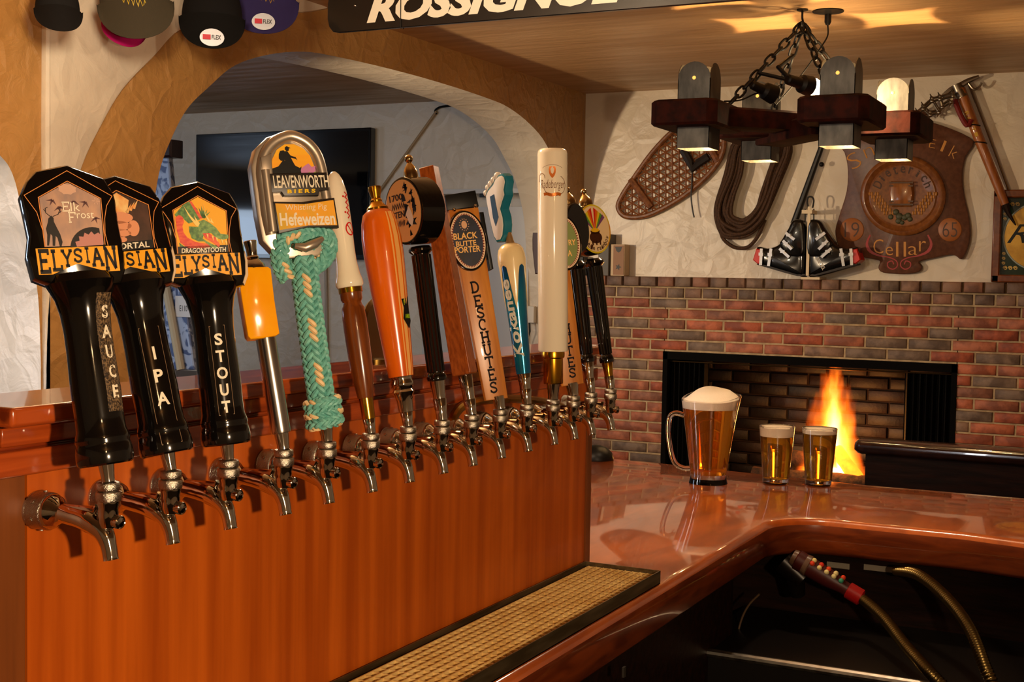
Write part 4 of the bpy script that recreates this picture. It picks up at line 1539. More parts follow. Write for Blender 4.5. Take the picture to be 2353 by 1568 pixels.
org = fpl.location
cells = []
YB0, YB1 = -1.2, 2.785
PZ = 0.0538
z = 1.5075
row = 0
while z - PZ > 0.3:
    z1, z0 = z, z - PZ + 0.0085
    y = YB0 - (0.1 if row % 2 else 0.0) + random.uniform(-.01, .01)
    while y < YB1:
        ln_ = 0.19
        a, b_ = max(y, YB0), min(y + ln_, YB1)
        segs = [(a, b_)]
        if z0 < FZ1 - 0.002:
            segs = []
            if a < FY0:
                segs.append((a, min(b_, FY0)))
            if b_ > FY1:
                segs.append((max(a, FY1), b_))
        for s0, s1 in segs:
            if s1 - s0 > 0.025:
                cells.append((XR, s0, s1, z0, z1, 0.07))
        y += ln_ + 0.009
    z -= PZ
    row += 1
bricks('brickwork', cells, TINTS, fpl, org)
cells = []
for r_, (z0, z1, xf, off) in enumerate(((1.571, 1.6195, XR - 0.045, 0.0), (1.5145, 1.562, XR - 0.022, 0.045))):
    y = YB0 + off
    while y < YB1:
        cells.append((xf, y, min(y + 0.083, YB1), z0, z1, 0.12))
        y += 0.093
bricks('mantel_course', cells, TINTS_H, fpl, org)
MORT = mat('mortar', (190, 164, 126), 0.8, col2=(160, 134, 100), scale=(30, 30, 30), bump=0.4, bscale=(120, 120, 120), bdist=0.004)
mb = MB()
for y0, y1, z0, z1 in ((YB0, FY0 + 0.004, 0, 1.512), (FY1 - 0.004, YB1, 0, 1.512), (FY0, FY1, FZ1, 1.512), (FY0, FY1, 0, FZ0)):
    mb.box(L0(((XR + 0.006 + 6.4) / 2, (y0 + y1) / 2, (z0 + z1) / 2), org), (6.4 - XR - 0.006, y1 - y0, z1 - z0))
mb.box(L0((6.36, (YB0 + YB1) / 2, 1.561), org), (0.088, YB1 - YB0, 0.110))
mb.build('mortar_bed', MORT, fpl)
SOOT = mat('sooty_firebrick', (40, 22, 15), 0.9, col2=(22, 13, 10), scale=(9, 9, 9))
mb = MB()
FD = 6.95
t = 0.03
mb.box(L0((FD, (FY0 + FY1) / 2, (FZ0 + FZ1) / 2), org), (t, FY1 - FY0, FZ1 - FZ0))
for y in (FY0 - t / 2, FY1 + t / 2):
    mb.box(L0(((FD + XR + 0.08) / 2, y, (FZ0 + FZ1) / 2), org), (FD - XR - 0.08, t, FZ1 - FZ0))
mb.box(L0(((FD + XR) / 2, (FY0 + FY1) / 2, FZ0 + 0.0), org), (FD - XR, FY1 - FY0, 0.04))
mb.box(L0(((FD + XR + .08) / 2, (FY0 + FY1) / 2, FZ1 + 0.02), org), (FD - XR - .08, FY1 - FY0, 0.04))
mb.build('firebox', SOOT, fpl)
cells = []
z = FZ1
row = 0
while z > FZ0 + 0.05:
    y = FY0 - (0.1 if row % 2 else 0)
    while y < FY1:
        a, b_ = max(y, FY0), min(y + 0.2, FY1)
        if b_ - a > 0.03:
            cells.append((FD - 0.03, a, b_, z - 0.055, z, 0.02))
        y += 0.21
    z -= 0.064
    row += 1
bricks('firebox_brick', cells, [(40, 20, 13), (34, 17, 11), (28, 16, 12), (32, 19, 14)], fpl, org)
# black metal front with mesh curtains
mb = MB()
fw_ = 0.035
mb.box(L0((XR + 0.02, (FY0 + FY1) / 2, FZ1 - 0.02), org), (0.05, FY1 - FY0, 0.04))
for y in (FY0 + 0.012, FY1 - 0.012):
    mb.box(L0((XR + 0.02, y, (FZ0 + FZ1) / 2), org), (0.05, 0.024, FZ1 - FZ0))
mb.build('metal_front', mat('stove_black', (7, 5, 4), 0.8, spec=0.1), fpl)
MB().tube([L0((XR + 0.035, FY0 + 0.01, FZ1 - 0.052), org), L0((XR + 0.035, FY1 - 0.01, FZ1 - 0.052), org)], 0.004, 8).build(
    'curtain_rod', mat('dull_brass', (120, 92, 60), 0.3, 1.0), fpl)
MESHC = mat('mesh_curtain_black', (12, 9, 7), 0.55, 0.2, spec=0.2, bump=0.8, bscale=(300, 300, 300), bdist=0.003)
for ya, yb in ((FY1 - 0.03, FY1 - 0.225), (FY0 + 0.03, FY0 + 0.245)):
    mb = MB()
    a_, b_ = [], []
    N = 90
    for i in range(N + 1):
        s_ = i / N
        y = ya + (yb - ya) * s_
        x = XR + 0.05 + 0.016 * sin(s_ * 46)
        a_.append(L0((x, y, FZ1 - 0.05), org))
        b_.append(L0((x, y, FZ0 + 0.02), org))
    th = 0.0015
    c_ = [(p[0] + th, p[1], p[2]) for p in b_]
    d_ = [(p[0] + th, p[1], p[2]) for p in a_]
    mb.loops([a_, b_, c_, d_, a_], closed=False, c0=False, c1=False)
    mb.build('mesh_curtain', MESHC, fpl)
# grate, logs and flames
gr = thing('fire_grate', 'black iron grate under the burning logs in the fireplace', 'grate', (6.62, 1.56, FZ0 + 0.02))
mb = MB()
for k in range(7):
    y = -0.3 + 0.1 * k
    mb.tube([(-0.17, y, 0.10), (-0.14, y, 0.07), (0.12, y, 0.07)], 0.008, 8)
for x in (-0.12, 0.1):
    mb.tube([(x, -0.33, 0.06), (x, 0.33, 0.06)], 0.008, 8)
mb.build('bars', IRON, gr)
for x in (-0.12, 0.1):
    for y in (-0.3, 0.3):
        MB().tube([(x, y, 0.0), (x, y, 0.06)], 0.009, 8).build('foot', IRON, gr)
BARK = mat('charred_log', (30, 20, 15), 0.9, col2=(74, 44, 26), scale=(30, 30, 30), bump=0.8, bscale=(40, 40, 40), bdist=0.01)
EMBER = mat('glowing_log', (255, 120, 24), 0.8, col2=(120, 40, 8), scale=(30, 30, 30), emis=3.2)


def log(a, b, r, m, label):
    a, b = V(a), V(b)
    P = [a.lerp(b, k / 8) for k in range(9)]
    pts = [p + V((random.uniform(-1, 1), random.uniform(-1, 1), random.uniform(-1, 1))) * r * .10 for p in P]
    o = MB().tube(pts, [r * (0.94 + 0.1 * random.random()) for _ in pts], 12).build('log', m)
    return tag(o, label, 'log', 'logs on the fire')


gz = FZ0 + 0.02 + 0.078
log((6.50, 1.86, gz + .05), (6.52, 1.30, gz + .05), 0.05, BARK, 'dark charred log lying across the front of the grate')
log((6.72, 1.80, gz + .055), (6.72, 1.32, gz + .055), 0.055, BARK, 'charred log lying at the back of the grate')
log((6.62, 1.47, gz + .20), (6.47, 1.235, FZ0 + .07), 0.036, EMBER, 'glowing orange log leaning off the right of the grate')
log((6.61, 1.74, gz + .14), (6.61, 1.46, gz + .15), 0.042, BARK, 'short dark log resting on top of the others')

FL = bpy.data.materials.new('flame')
FL.use_nodes = True
_n, _l = FL.node_tree.nodes, FL.node_tree.links
_n.clear()


def node(t, **k):
    x = _n.new(t)
    for a, b in k.items():
        setattr(x, a, b)
    return x


def mth(op, a, b=None, c=None, clamp=False):
    x = node('ShaderNodeMath', operation=op, use_clamp=clamp)
    for i, v in enumerate((a, b, c)):
        if v is None:
            continue
        if isinstance(v, (int, float)):
            x.inputs[i].default_value = v
        else:
            _l.new(v, x.inputs[i])
    return x.outputs[0]


_tc = node('ShaderNodeTexCoord')
_sp0 = node('ShaderNodeSeparateXYZ')
_l.new(_tc.outputs['Object'], _sp0.inputs[0])
_nz = node('ShaderNodeTexNoise')
_nz.inputs['Scale'].default_value = 1.0
_nz.inputs['Detail'].default_value = 3
_mp = node('ShaderNodeMapping')
_mp.inputs['Scale'].default_value = (9, 9, 3.2)
_l.new(_tc.outputs['Object'], _mp.inputs[0])
_l.new(_mp.outputs[0], _nz.inputs['Vector'])
_sc = node('ShaderNodeSeparateColor')
_l.new(_nz.outputs['Color'], _sc.inputs[0])
zz = _sp0.outputs['Z']
amp = mth('MULTIPLY_ADD', zz, 0.22, 0.02)
dx = mth('MULTIPLY', mth('SUBTRACT', _sc.outputs[0], 0.5), amp)
dy = mth('MULTIPLY', mth('SUBTRACT', _sc.outputs[1], 0.5), mth('MULTIPLY', amp, 2.2))
xx = mth('ADD', _sp0.outputs['X'], dx)
yy = mth('ADD', mth('ADD', _sp0.outputs['Y'], dy), mth('MULTIPLY', zz, -0.02))
rr_ = mth('SQRT', mth('ADD', mth('MULTIPLY', mth('MULTIPLY', xx, xx), 1.6), mth('MULTIPLY', yy, yy)))
hgt = 0.66
tz = mth('DIVIDE', zz, hgt)
rad_f = mth('MULTIPLY', mth('POWER', mth('SUBTRACT', 1.0, tz, clamp=True), 1.15), 0.19)
rad_f = mth('ADD', rad_f, 0.012)
q_ = mth('SUBTRACT', 1.0, mth('DIVIDE', rr_, rad_f), clamp=True)
q2 = mth('POWER', q_, 1.5)
fade = mth('SUBTRACT', 1.0, tz, clamp=True)
core = mth('MULTIPLY', q2, mth('POWER', fade, 0.9))
top_cut = mth('MULTIPLY', mth('GREATER_THAN', zz, 0.0), core)
_rp = node('ShaderNodeValToRGB')
_rp.color_ramp.elements[0].position = 0.0
_rp.color_ramp.elements[0].color = (1.0, 0.10, 0.004, 1)
_rp.color_ramp.elements[1].position = 0.55
_rp.color_ramp.elements[1].color = (1.0, 0.62, 0.16, 1)
_e = _rp.color_ramp.elements.new(0.25)
_e.color = (1.0, 0.24, 0.014, 1)
_l.new(core, _rp.inputs[0])
_em = node('ShaderNodeEmission')
_l.new(_rp.outputs[0], _em.inputs[0])
_l.new(mth('MULTIPLY', top_cut, 210.0), _em.inputs[1])
_o = node('ShaderNodeOutputMaterial')
_l.new(_em.outputs[0], _o.inputs['Volume'])
mb = MB().lathe([(0.12, 0.0), (0.20, 0.03), (0.20, 0.2), (0.17, 0.36), (0.13, 0.5), (0.10, 0.6), (0.05, 0.68), (0.0, 0.70)], 20, sx=0.9, sy=1.15)
fo = mb.build('flame', FL)
fo.location = (6.62, 1.49, gz + 0.05)
tag(fo, 'tall yellow flame rising from the logs in the fireplace', 'flame')

# ------------------------------------------------------------------ beer on the bar
GLASS = mat('clear_glass', (255, 255, 255), 0.0, trans=1.0, ior=1.46)
BEER = mat('amber_beer', (246, 150, 30), 0.0, trans=0.86, ior=1.33)
BEER_L = mat('gold_beer', (250, 184, 44), 0.0, trans=0.86, ior=1.33)
FOAM = mat('beer_foam', (248, 232, 206), 0.7, bump=0.4, bscale=(220, 220, 220), bdist=0.002)


def beer_glass(px, py, ptop, wtop, wbot, label, name, beer_m, foam_h, cat, group=None):
    b = at(px, py, 2, ZB)
    s_ = depth(b) / FPX
    H = (py - ptop) * s_ * 1.0
    rt_, rb_ = wtop * s_ / 2, wbot * s_ / 2
    g = thing(name, label, cat, (b.x, b.y, ZB), group)
    return g, s_, H, rt_, rb_


for px, py, pt, wt, wb, lab, fh in ((1782, 1111, 978, 80, 58, 'pint glass of golden beer with a thick foam head, left of the two pints', 0.026),
                                    (1880, 1115, 983, 80, 58, 'pint glass of golden beer with a thin foam head, right of the two pints', 0.012)):
    g, s_, H, ro, rb = beer_glass(px, py, pt, wt, wb, lab, 'pint_glass', BEER_L, 0, 'glass of beer', 'pint glasses on the bar')
    wl = 0.0024
    rr = lambda z, e=0.0: rb + (ro - rb) * z / H - e
    N = 48
    mb = MB().lathe([(rb * .9, 0.0), (rb, 0.002), (rr(H * .5), H * .5), (ro, H - .001), (ro - wl * .5, H), (ro - wl, H - .001), (rr(H * .5, wl), H * .5), (rr(0.016, wl), 0.016), (rb * .6, 0.013), (0.0, 0.0125)], N, c0=True, c1=False)
    mb.build('glass', GLASS, g, ang=50)
    e = wl * 0.8
    zt = H - 0.004 - fh
    mb = MB().lathe([(0, 0.0130), (rb * .6, 0.0135), (rr(0.017, e), 0.0165), (rr(zt * .5, e), zt * .5), (rr(zt, e), zt), (0, zt)], N)
    mb.build('beer', BEER_L, g, ang=50)
    mb = MB().lathe([(0, zt + .0003), (rr(zt, e * 1.2), zt + .0003), (rr(zt + fh, e * 1.2), zt + fh - .002), (rr(zt + fh, e + .004), zt + fh + .0015), (0, zt + fh + .003)], N)
    mb.build('foam', FOAM, g, ang=50)

g, s_, H, ro, rb = beer_glass(1627, 1110, 918, 130, 88, 'glass pitcher of amber beer with foam and a handle, left of the two pints', 'beer_pitcher', BEER, 0, 'pitcher')
wl = 0.003
z0 = 0.022
vdir = V((EYE.x - g.location.x, EYE.y - g.location.y, 0)).normalized()
right = V((-vdir.y, vdir.x, 0))
ra = atan2(right.y, right.x)


def pr(z, e=0.0):
    t = max(0.0, (z - z0) / (H - z0))
    return rb * 0.92 + (ro - rb * 0.92) * t - e


def ring(z, e=0.0, lip=0.0, n=64):
    """pitcher cross-section; lip pulls the rim up and out: high at the back, spout on the viewer's right"""
    out = []
    for i in range(n):
        a = 2 * pi * i / n
        c = cos(a - ra)
        r = pr(z, e) * (1 + 0.10 * lip * max(0, c) ** 6)
        back = 0.5 - 0.5 * cos(a - ra + 0.0) * 0 + 0
        dz = lip * (0.014 * max(0, c) ** 3 + 0.016 * max(0.0, sin(a - ra)) * -1 * 0 + 0.022 * max(0.0, -(cos(a) * vdir.x + sin(a) * vdir.y)) ** 1.5)
        out.append((r * cos(a), r * sin(a), z + dz))
    return out


zs = [z0 + (H - z0) * k / 6 for k in range(7)]
Ls = [[(x * 1.1, y * 1.1, 0.0) for x, y, z in ring(z0)], [(x * 1.08, y * 1.08, 0.004) for x, y, z in ring(z0)], [(x, y, z0) for x, y, z in ring(z0)]]
Ls += [ring(z, 0, 0 if k < 4 else (k - 3) / 3 * .6 if k < 6 else 1.0) for k, z in enumerate(zs)][1:]
Ls += [ring(z, wl, 0 if k < 4 else (k - 3) / 3 * .6 if k < 6 else 1.0) for k, z in enumerate(zs)][::-1]
Ls[-1] = [(x, y, z0 + 0.004) for x, y, z in Ls[-1]]
mb = MB().loops(Ls)
mb.build('glass', GLASS, g, ang=60)
e = wl * .8
zt = H * 0.895
mb = MB().loops([ring(z0 + .0045, e)] + [ring(z0 + (zt - z0) * k / 6, e) for k in range(1, 7)])
mb.build('beer', BEER, g, ang=50)
zf = H + 0.006
mb = MB().loops([ring(zt + .0003, e * 1.2), ring((zt + H) / 2, e * 1.2), ring(H - .004, e * 1.2, .7), ring(H, 0.012, 1.0), ring(H + .012, 0.03, 1.0)])
mb.build('foam', FOAM, g, ang=60)
lf = -right
hp = [(pr(H * .80) - .002, H * .80), (pr(H * .80) + .022, H * .825), (pr(H * .7) + .042, H * .77), (pr(H * .5) + .052, H * .6), (pr(H * .3) + .050, H * .36), (pr(H * .2) + .040, H * .22),
      (pr(H * .18) + .018, H * .165), (pr(H * .17) - .002, H * .165)]
mb = MB().tube(smooth([(lf.x * r, lf.y * r, z) for r, z in hp], 5), 0.0075, 12)
mb.build('handle', GLASS, g)

# ------------------------------------------------------------------ television and things in the back room
tvp = [at(450, 308, 0, XF - 0.06), at(852, 297, 0, XF - 0.06), at(840, 597, 0, XF - 0.06)]
ty0, ty1, tz1, tz0 = tvp[1].y, tvp[0].y, tvp[0].z - .003, tvp[2].z
tc_ = V((XF - 0.03, (ty0 + ty1) / 2, (tz0 + tz1) / 2))
tv = thing('television', 'flat black television hanging on the pale wall behind the arch', 'television', tc_)
wd, ht = ty1 - ty0, tz1 - tz0
bevel(MB().box((-0.004, 0, 0), (0.05, wd, ht)).build('bezel', mat('tv_black', (8, 8, 9), 0.16, coat=0.4), tv), 0.004, 2)
MB().box((-0.0298, 0, 0.004), (0.002, wd - 0.035, ht - 0.045)).build('screen', mat('tv_screen', (5, 6, 8), 0.06, coat=1.0), tv)
MB().box((0.018, 0, 0), (0.022, 0.4, 0.3)).build('wall_mount', IRON, tv)

# conduit and cable on the far wall
def wall_tube(name, pix, x, r, m, label, cat, n=8, group=None):
    o = MB().tube([tuple(at(px, py, 0, x)) for px, py in pix], r, n).build(name, m)
    return tag(o, label, cat, group)


wall_tube('conduit', [(1003, 256), (900, 400), (868, 445)], XF - 0.012, 0.008, mat('conduit_tan', (168, 140, 104), 0.5), 'tan conduit running diagonally down the back room wall', 'conduit')
wall_tube('cable', smooth([(1034, 243), (1012, 246), (1000, 254), (1003, 262)], 4), XF - 0.012, 0.006, BLACK, 'black cable at the top of the diagonal conduit', 'cable')
wall_tube('conduit', [(748, 590), (752, 840)], XF - 0.012, 0.009, mat('conduit_grey', (176, 164, 150), 0.5), 'pale vertical conduit on the wall below the television', 'conduit')
# white panel, socket and cord seen under the right side of the arch
p0, p1 = at(1000, 441, 0, XF), at(1240, 441, 0, XF)
wc = thing('wall_cabinet', 'white panelled cabinet on the far wall behind the right side of the arch', 'cabinet', (XF - 0.06, (p0.y + p1.y) / 2, 1.1))
mb = MB().box((0, 0, (1.98 - 1.1) / 2 - 0.4), (0.12, p0.y - p1.y, 1.68))
WHT = mat('white_board', (206, 204, 200), 0.5)
mb.build('body', WHT, wc)
zt = p0.z - 1.1
MB().box((-0.01, 0, zt - 0.01), (0.15, p0.y - p1.y + .02, 0.025)).build('top_board', WHT, wc)
bl = at(1111, 449, 0, XF - .13)
MB().box((-0.065, bl.y - wc.location.y, bl.z - 1.1), (0.01, 0.05, 0.022)).build('handle', BLACK, wc)
b = at(1220, 723, 0, XF - 0.135)
so = thing('socket_box', 'white socket box on the cabinet below the arch, left of the white cylinder tap', 'socket', b)
bevel(MB().box((0, 0, 0), (0.03, 0.05, 0.09)).build('box', flat(222, 214, 200), so), .004)
MB().tube([(-0.015, 0, -0.045), (-0.02, -.005, -0.09), (-0.015, 0.012, -0.14), (0.0, 0.02, -0.2)], 0.005, 8).build('cord', BLACK, so)
b = at(1223, 565, 0, XF - 0.14)
tag(MB().prism([(-.004, -.02), (0.0, .10), (-.13, .10), (-.13, -.15), (-.022, -.15)], -0.01, 0.018, fr=lambda a, b_, h: (b.x + h, b.y + a, b.z + b_), bev=.006).build(
    'wall_plaque', mat('maroon_wood', (58, 14, 10), 0.4)), 'dark maroon wooden shape on the wall, half behind the white cylinder tap', 'plaque')

# patterned board with dark top leaning behind the arch
base = at(390, 850, 0, 5.9)
pb = thing('wrapped_board', 'tall blue and white patterned board with dark top leaning behind the left of the arch', 'board')
FAB = mat('blue_pattern', (176, 190, 216), 0.35, col2=(84, 100, 140), scale=(9, 9, 9), distort=3.0, lo=0.48, hi=0.56, detail=2)
X_ = 5.3
tl, trr = at(330, 362, 0, X_), at(392, 362, 0, X_)
bl_, br_ = at(360, 850, 0, X_), at(452, 850, 0, X_)
quad = [(tl.y, tl.z), (bl_.y, bl_.z), (br_.y, br_.z), (trr.y - .03, at(402, 470, 0, X_).z), (trr.y, trr.z)]
MB().prism(quad, X_ - 0.02, X_ + 0.02, fr=lambda a, b_, h: (h, a, b_), bev=.006).build('board', FAB, pb)
c1, c2 = at(318, 324, 0, X_ - .03), at(398, 362, 0, X_ - .03)
MB().prism([(c1.y, c1.z), (c1.y, c2.z), (c2.y, c2.z), (c2.y, c1.z)], X_ - 0.05, X_ + 0.05, fr=lambda a, b_, h: (h, a, b_), bev=.01).build('dark_cap', mat('maroon_cap', (40, 10, 10), 0.35), pb, label='dark maroon top')
e1, e2 = at(378, 640, 0, X_ - .04), at(416, 850, 0, X_ - .04)
MB().tube([tuple(e1), tuple(e2)], 0.022, 10).build('pale_rail', flat(206, 186, 150), pb)
tg1, tg2 = at(398, 680, 0, X_ - .04), at(440, 730, 0, X_ - .04)
MB().prism([(tg1.y, tg1.z), (tg1.y, tg2.z), (tg2.y, tg2.z), (tg2.y, tg1.z)], X_ - 0.024, X_ - .021, fr=lambda a, b_, h: (h, a, b_)).build('paper_tag', flat(226, 220, 214), pb)
mb = MB().text('E110', lambda a, b_: (X_ - .0248, tg1.y - .03 - .05 * a, tg2.z + .03 + .03 * b_))
mb.build('tag_lettering', BLACK, pb)
# bench the board stands on
fl_ = MB().box((5.35, 4.15, 0.53), (0.5, 2.0, 1.06)).build('bench', mat('dark_bench', (70, 22, 14), 0.4))
tag(fl_, 'dark red cabinet behind the ledge on which the patterned board stands', 'cabinet')

# brass disc on a stub behind the turned handles
b = at(862, 770, 1, 1.075)
bd_ = thing('brass_disc', 'round brass disc on a stub seen edge-on behind the orange turned tap handle', 'brass fitting', (b.x + .012, b.y, 1.483))
hz = b.z - 1.483
s_ = depth(b) / FPX
Mx = Matrix.Translation((-0.012, 0, hz)) @ Matrix.Rotation(radians(26.6 + 8), 4, 'Z') @ Matrix.Rotation(radians(66), 4, 'Z') @ Matrix.Rotation(pi / 2, 4, 'Y')
mb = MB().lathe([(0.0, -0.006), (80 * s_, -0.005), (86 * s_, 0.0), (80 * s_, 0.005), (0, 0.006)], 36, M=Mx)
mb.build('disc', BRASS_D, bd_)
MB().lathe([(8 * s_, 0.0), (9 * s_, 0.004), (9 * s_, 0.03), (12 * s_, 0.032), (0, 0.034)], 18, M=Mx).build('stub', BRASS, bd_)
mb = MB().tube([(-0.012, 0, -0.004), (-0.012, 0, hz - 84 * s_)], 0.006, 10)
mb.lathe([(0.02, -0.0), (0.02, 0.004), (0.01, 0.006)], 16, M=Matrix.Translation((-0.012, 0, 0)))
mb.build('stand', BRASS_D, bd_)

# curved brass pipe on the panel behind the middle taps
pts = [(1040, 990), (1042, 960), (1062, 935), (1100, 922), (1150, 917), (1200, 918), (1250, 924), (1290, 935)]
o = MB().tube(smooth([tuple(at(x, y, 1, 0.985)) for x, y in pts], 5), 0.0075, 10).build('pipe', mat('old_brass', (150, 104, 36), 0.3, 0.9))
tag(o, 'curved brass pipe against the orange panel behind the middle taps', 'pipe')

# ------------------------------------------------------------------ things on the far wall
XW = XF - 0.004
# snowshoe
out = [(1421, 478), (1440, 498), (1490, 494), (1560, 458), (1620, 410), (1655, 365), (1664, 325), (1655, 292), (1622, 274), (1580, 282), (1545, 303), (1500, 350), (1460, 405), (1430, 450)]
wf_ = lambda x_: (lambda p: tuple(at(p[0], p[1], 0, x_)))
so_ = thing('snowshoe', 'brown wooden snowshoe with woven lacing hanging on the white wall', 'snowshoe', wf_(XW - .02)((1545, 390)))
so_o = so_.location.copy()
sm = smooth(out, 6, closed=True)
FRW = mat('bent_wood', (136, 82, 42), 0.45, col2=(100, 56, 26), scale=(60, 60, 60))
MB().tube([L0(wf_(XW - .02)(p), so_o) for p in sm], 0.0145, 10, closed=True).build('frame', FRW, so_)
poly = [(x, y) for x, y in sm]


def clip(p, q):
    """segment(s) of the line p-q that lie inside poly"""
    ts = []
    n_ = len(poly)
    for i in range(n_):
        a, b2 = poly[i], poly[(i + 1) % n_]
        d1 = (q[0] - p[0], q[1] - p[1])
        d2 = (b2[0] - a[0], b2[1] - a[1])
        den = d1[0] * d2[1] - d1[1] * d2[0]
        if abs(den) < 1e-9:
            continue
        t_ = ((a[0] - p[0]) * d2[1] - (a[1] - p[1]) * d2[0]) / den
        u_ = ((a[0] - p[0]) * d1[1] - (a[1] - p[1]) * d1[0]) / den
        if 0 <= u_ < 1:
            ts.append(t_)
    ts.sort()
    return [(ts[i], ts[i + 1]) for i in range(0, len(ts) - 1, 2)]


mb = MB()
ax_ = V((225, -205)).normalized()
nx_ = V((-ax_.y, ax_.x))
c0 = V((1545, 395))
for ang_, pitch_ in ((12, 15.5), (72, 15.5), (132, 15.5)):
    d = V((ax_.x * cos(radians(ang_)) - ax_.y * sin(radians(ang_)), ax_.x * sin(radians(ang_)) + ax_.y * cos(radians(ang_))))
    nn = V((-d.y, d.x))
    for k in range(-18, 19):
        p = c0 + nn * (k * pitch_)
        q = p + d
        for t0, t1 in clip(p, q):
            a, b2 = p + d * t0, p + d * t1
            if (b2 - a).length > 4:
                ox = (-.004, 0, .004)[int(ang_ > 30) + int(ang_ > 100)]
                mb.tube([L0(wf_(XW - .02 + ox)(a), so_o), L0(wf_(XW - .02 - ox)((a + b2) / 2), so_o), L0(wf_(XW - .02 + ox)(b2), so_o)], 0.0042, 5)
mb.build('lacing', mat('rawhide', (128, 74, 36), 0.5), so_)
for a, b2 in (((1450, 412), (1497, 477)), ((1600, 283), (1650, 372))):
    mb = MB().tube([L0(wf_(XW - .022)(a), so_o), L0(wf_(XW - .022)(b2), so_o)], 0.02, 8)
    mb.build('crossbar', FRW, so_)
mb = MB()
mb.tube([L0(wf_(XW - .035)(p), so_o) for p in ((1570, 345), (1585, 372), (1592, 388), (1605, 375), (1628, 360))], 0.022, 8)
mb.tube(smooth([L0(wf_(XW - .04)(p), so_o) for p in ((1591, 380), (1590, 420), (1588, 450), (1591, 480), (1595, 500))], 4), 0.004, 6)
mb.build('binding', mat('leather_black', (28, 20, 16), 0.5), so_)

# rope
ro_ = thing('rope', 'coil of brown rope hanging in a long loop on the white wall', 'rope', wf_(XW)((1745, 330)))
rorg = ro_.location.copy()
mb = MB()
ROPEB = mat('brown_rope', (78, 48, 22), 0.75, col2=(52, 30, 14), scale=(130, 130, 130), bump=0.8, bscale=(200, 200, 200), bdist=0.004)
rnd = random.Random(3)
outer = [(1762, 300), (1690, 322), (1666, 400), (1645, 470), (1642, 505), (1662, 540), (1700, 546), (1735, 528), (1762, 490), (1790, 420), (1818, 350), (1806, 315), (1762, 300)]
inner = [(1762, 312), (1718, 335), (1702, 400), (1684, 455), (1680, 490), (1696, 505), (1712, 502), (1738, 478), (1752, 440), (1768, 390), (1784, 345), (1780, 322), (1762, 312)]
for k in range(15):
    f_ = (k + .5) / 15
    pts = []
    for (ax2, ay2), (bx2, by2) in zip(outer, inner):
        j = 2.5
        g_ = min(1, max(0, f_ + rnd.uniform(-.10, .10)))
        pts.append(tuple(at(ax2 + (bx2 - ax2) * g_ + rnd.uniform(-j, j), ay2 + (by2 - ay2) * g_ + rnd.uniform(-j, j), 0, XW - 0.02 - 0.045 * (0.5 + 0.5 * sin(k * 2.4)))))
    mb.tube([L0(p, rorg) for p in smooth(pts, 4)], 0.0095, 7)
pts = [(1650, 500), (1660, 545), (1682, 566), (1702, 571), (1722, 566), (1742, 542), (1758, 505)]
mb.tube([L0(p, rorg) for p in smooth([tuple(at(x, y, 0, XW - .03)) for x, y in pts], 5)], 0.0095, 7)
mb.build('coil', ROPEB, ro_)
MB().tube([(0.0, 0, 0.075), (-0.07, 0, 0.068), (-0.075, 0, 0.085)], 0.006, 8).build('hook', IRON, ro_)

# ski pole
sp_ = thing('ski_pole', 'black ski pole leaning on the white wall behind the ski boots', 'ski pole')
MB().tube([tuple(at(1898, 300, 0, XW - .03)), tuple(at(1885, 345, 0, XW - .03)), tuple(at(1824, 515, 0, XW - .03))], [0.013, 0.014, 0.0175], 12).build('shaft', mat('pole_black', (26, 24, 22), 0.35), sp_)
MB().tube([tuple(at(1824, 515, 0, XW - .03)), tuple(at(1812, 548, 0, XW - .03)), tuple(at(1808, 590, 0, XW - .03))], [0.012, 0.007, 0.005], 10).build('tip', mat('pole_tip', (86, 76, 60), 0.35, .7), sp_)
b = at(1888, 378, 0, XW - .05)
MB().ball(tuple(b), 0.012, 10).build('strap_stud', IRON, sp_)

# ski boots in their carrier
BOOTM = mat('boot_black', (12, 11, 10), 0.22, coat=0.4)
BRED = mat('boot_red', (206, 34, 14), 0.3)
BUCK = mat('buckle_steel', (206, 196, 180), 0.2, 1.0)


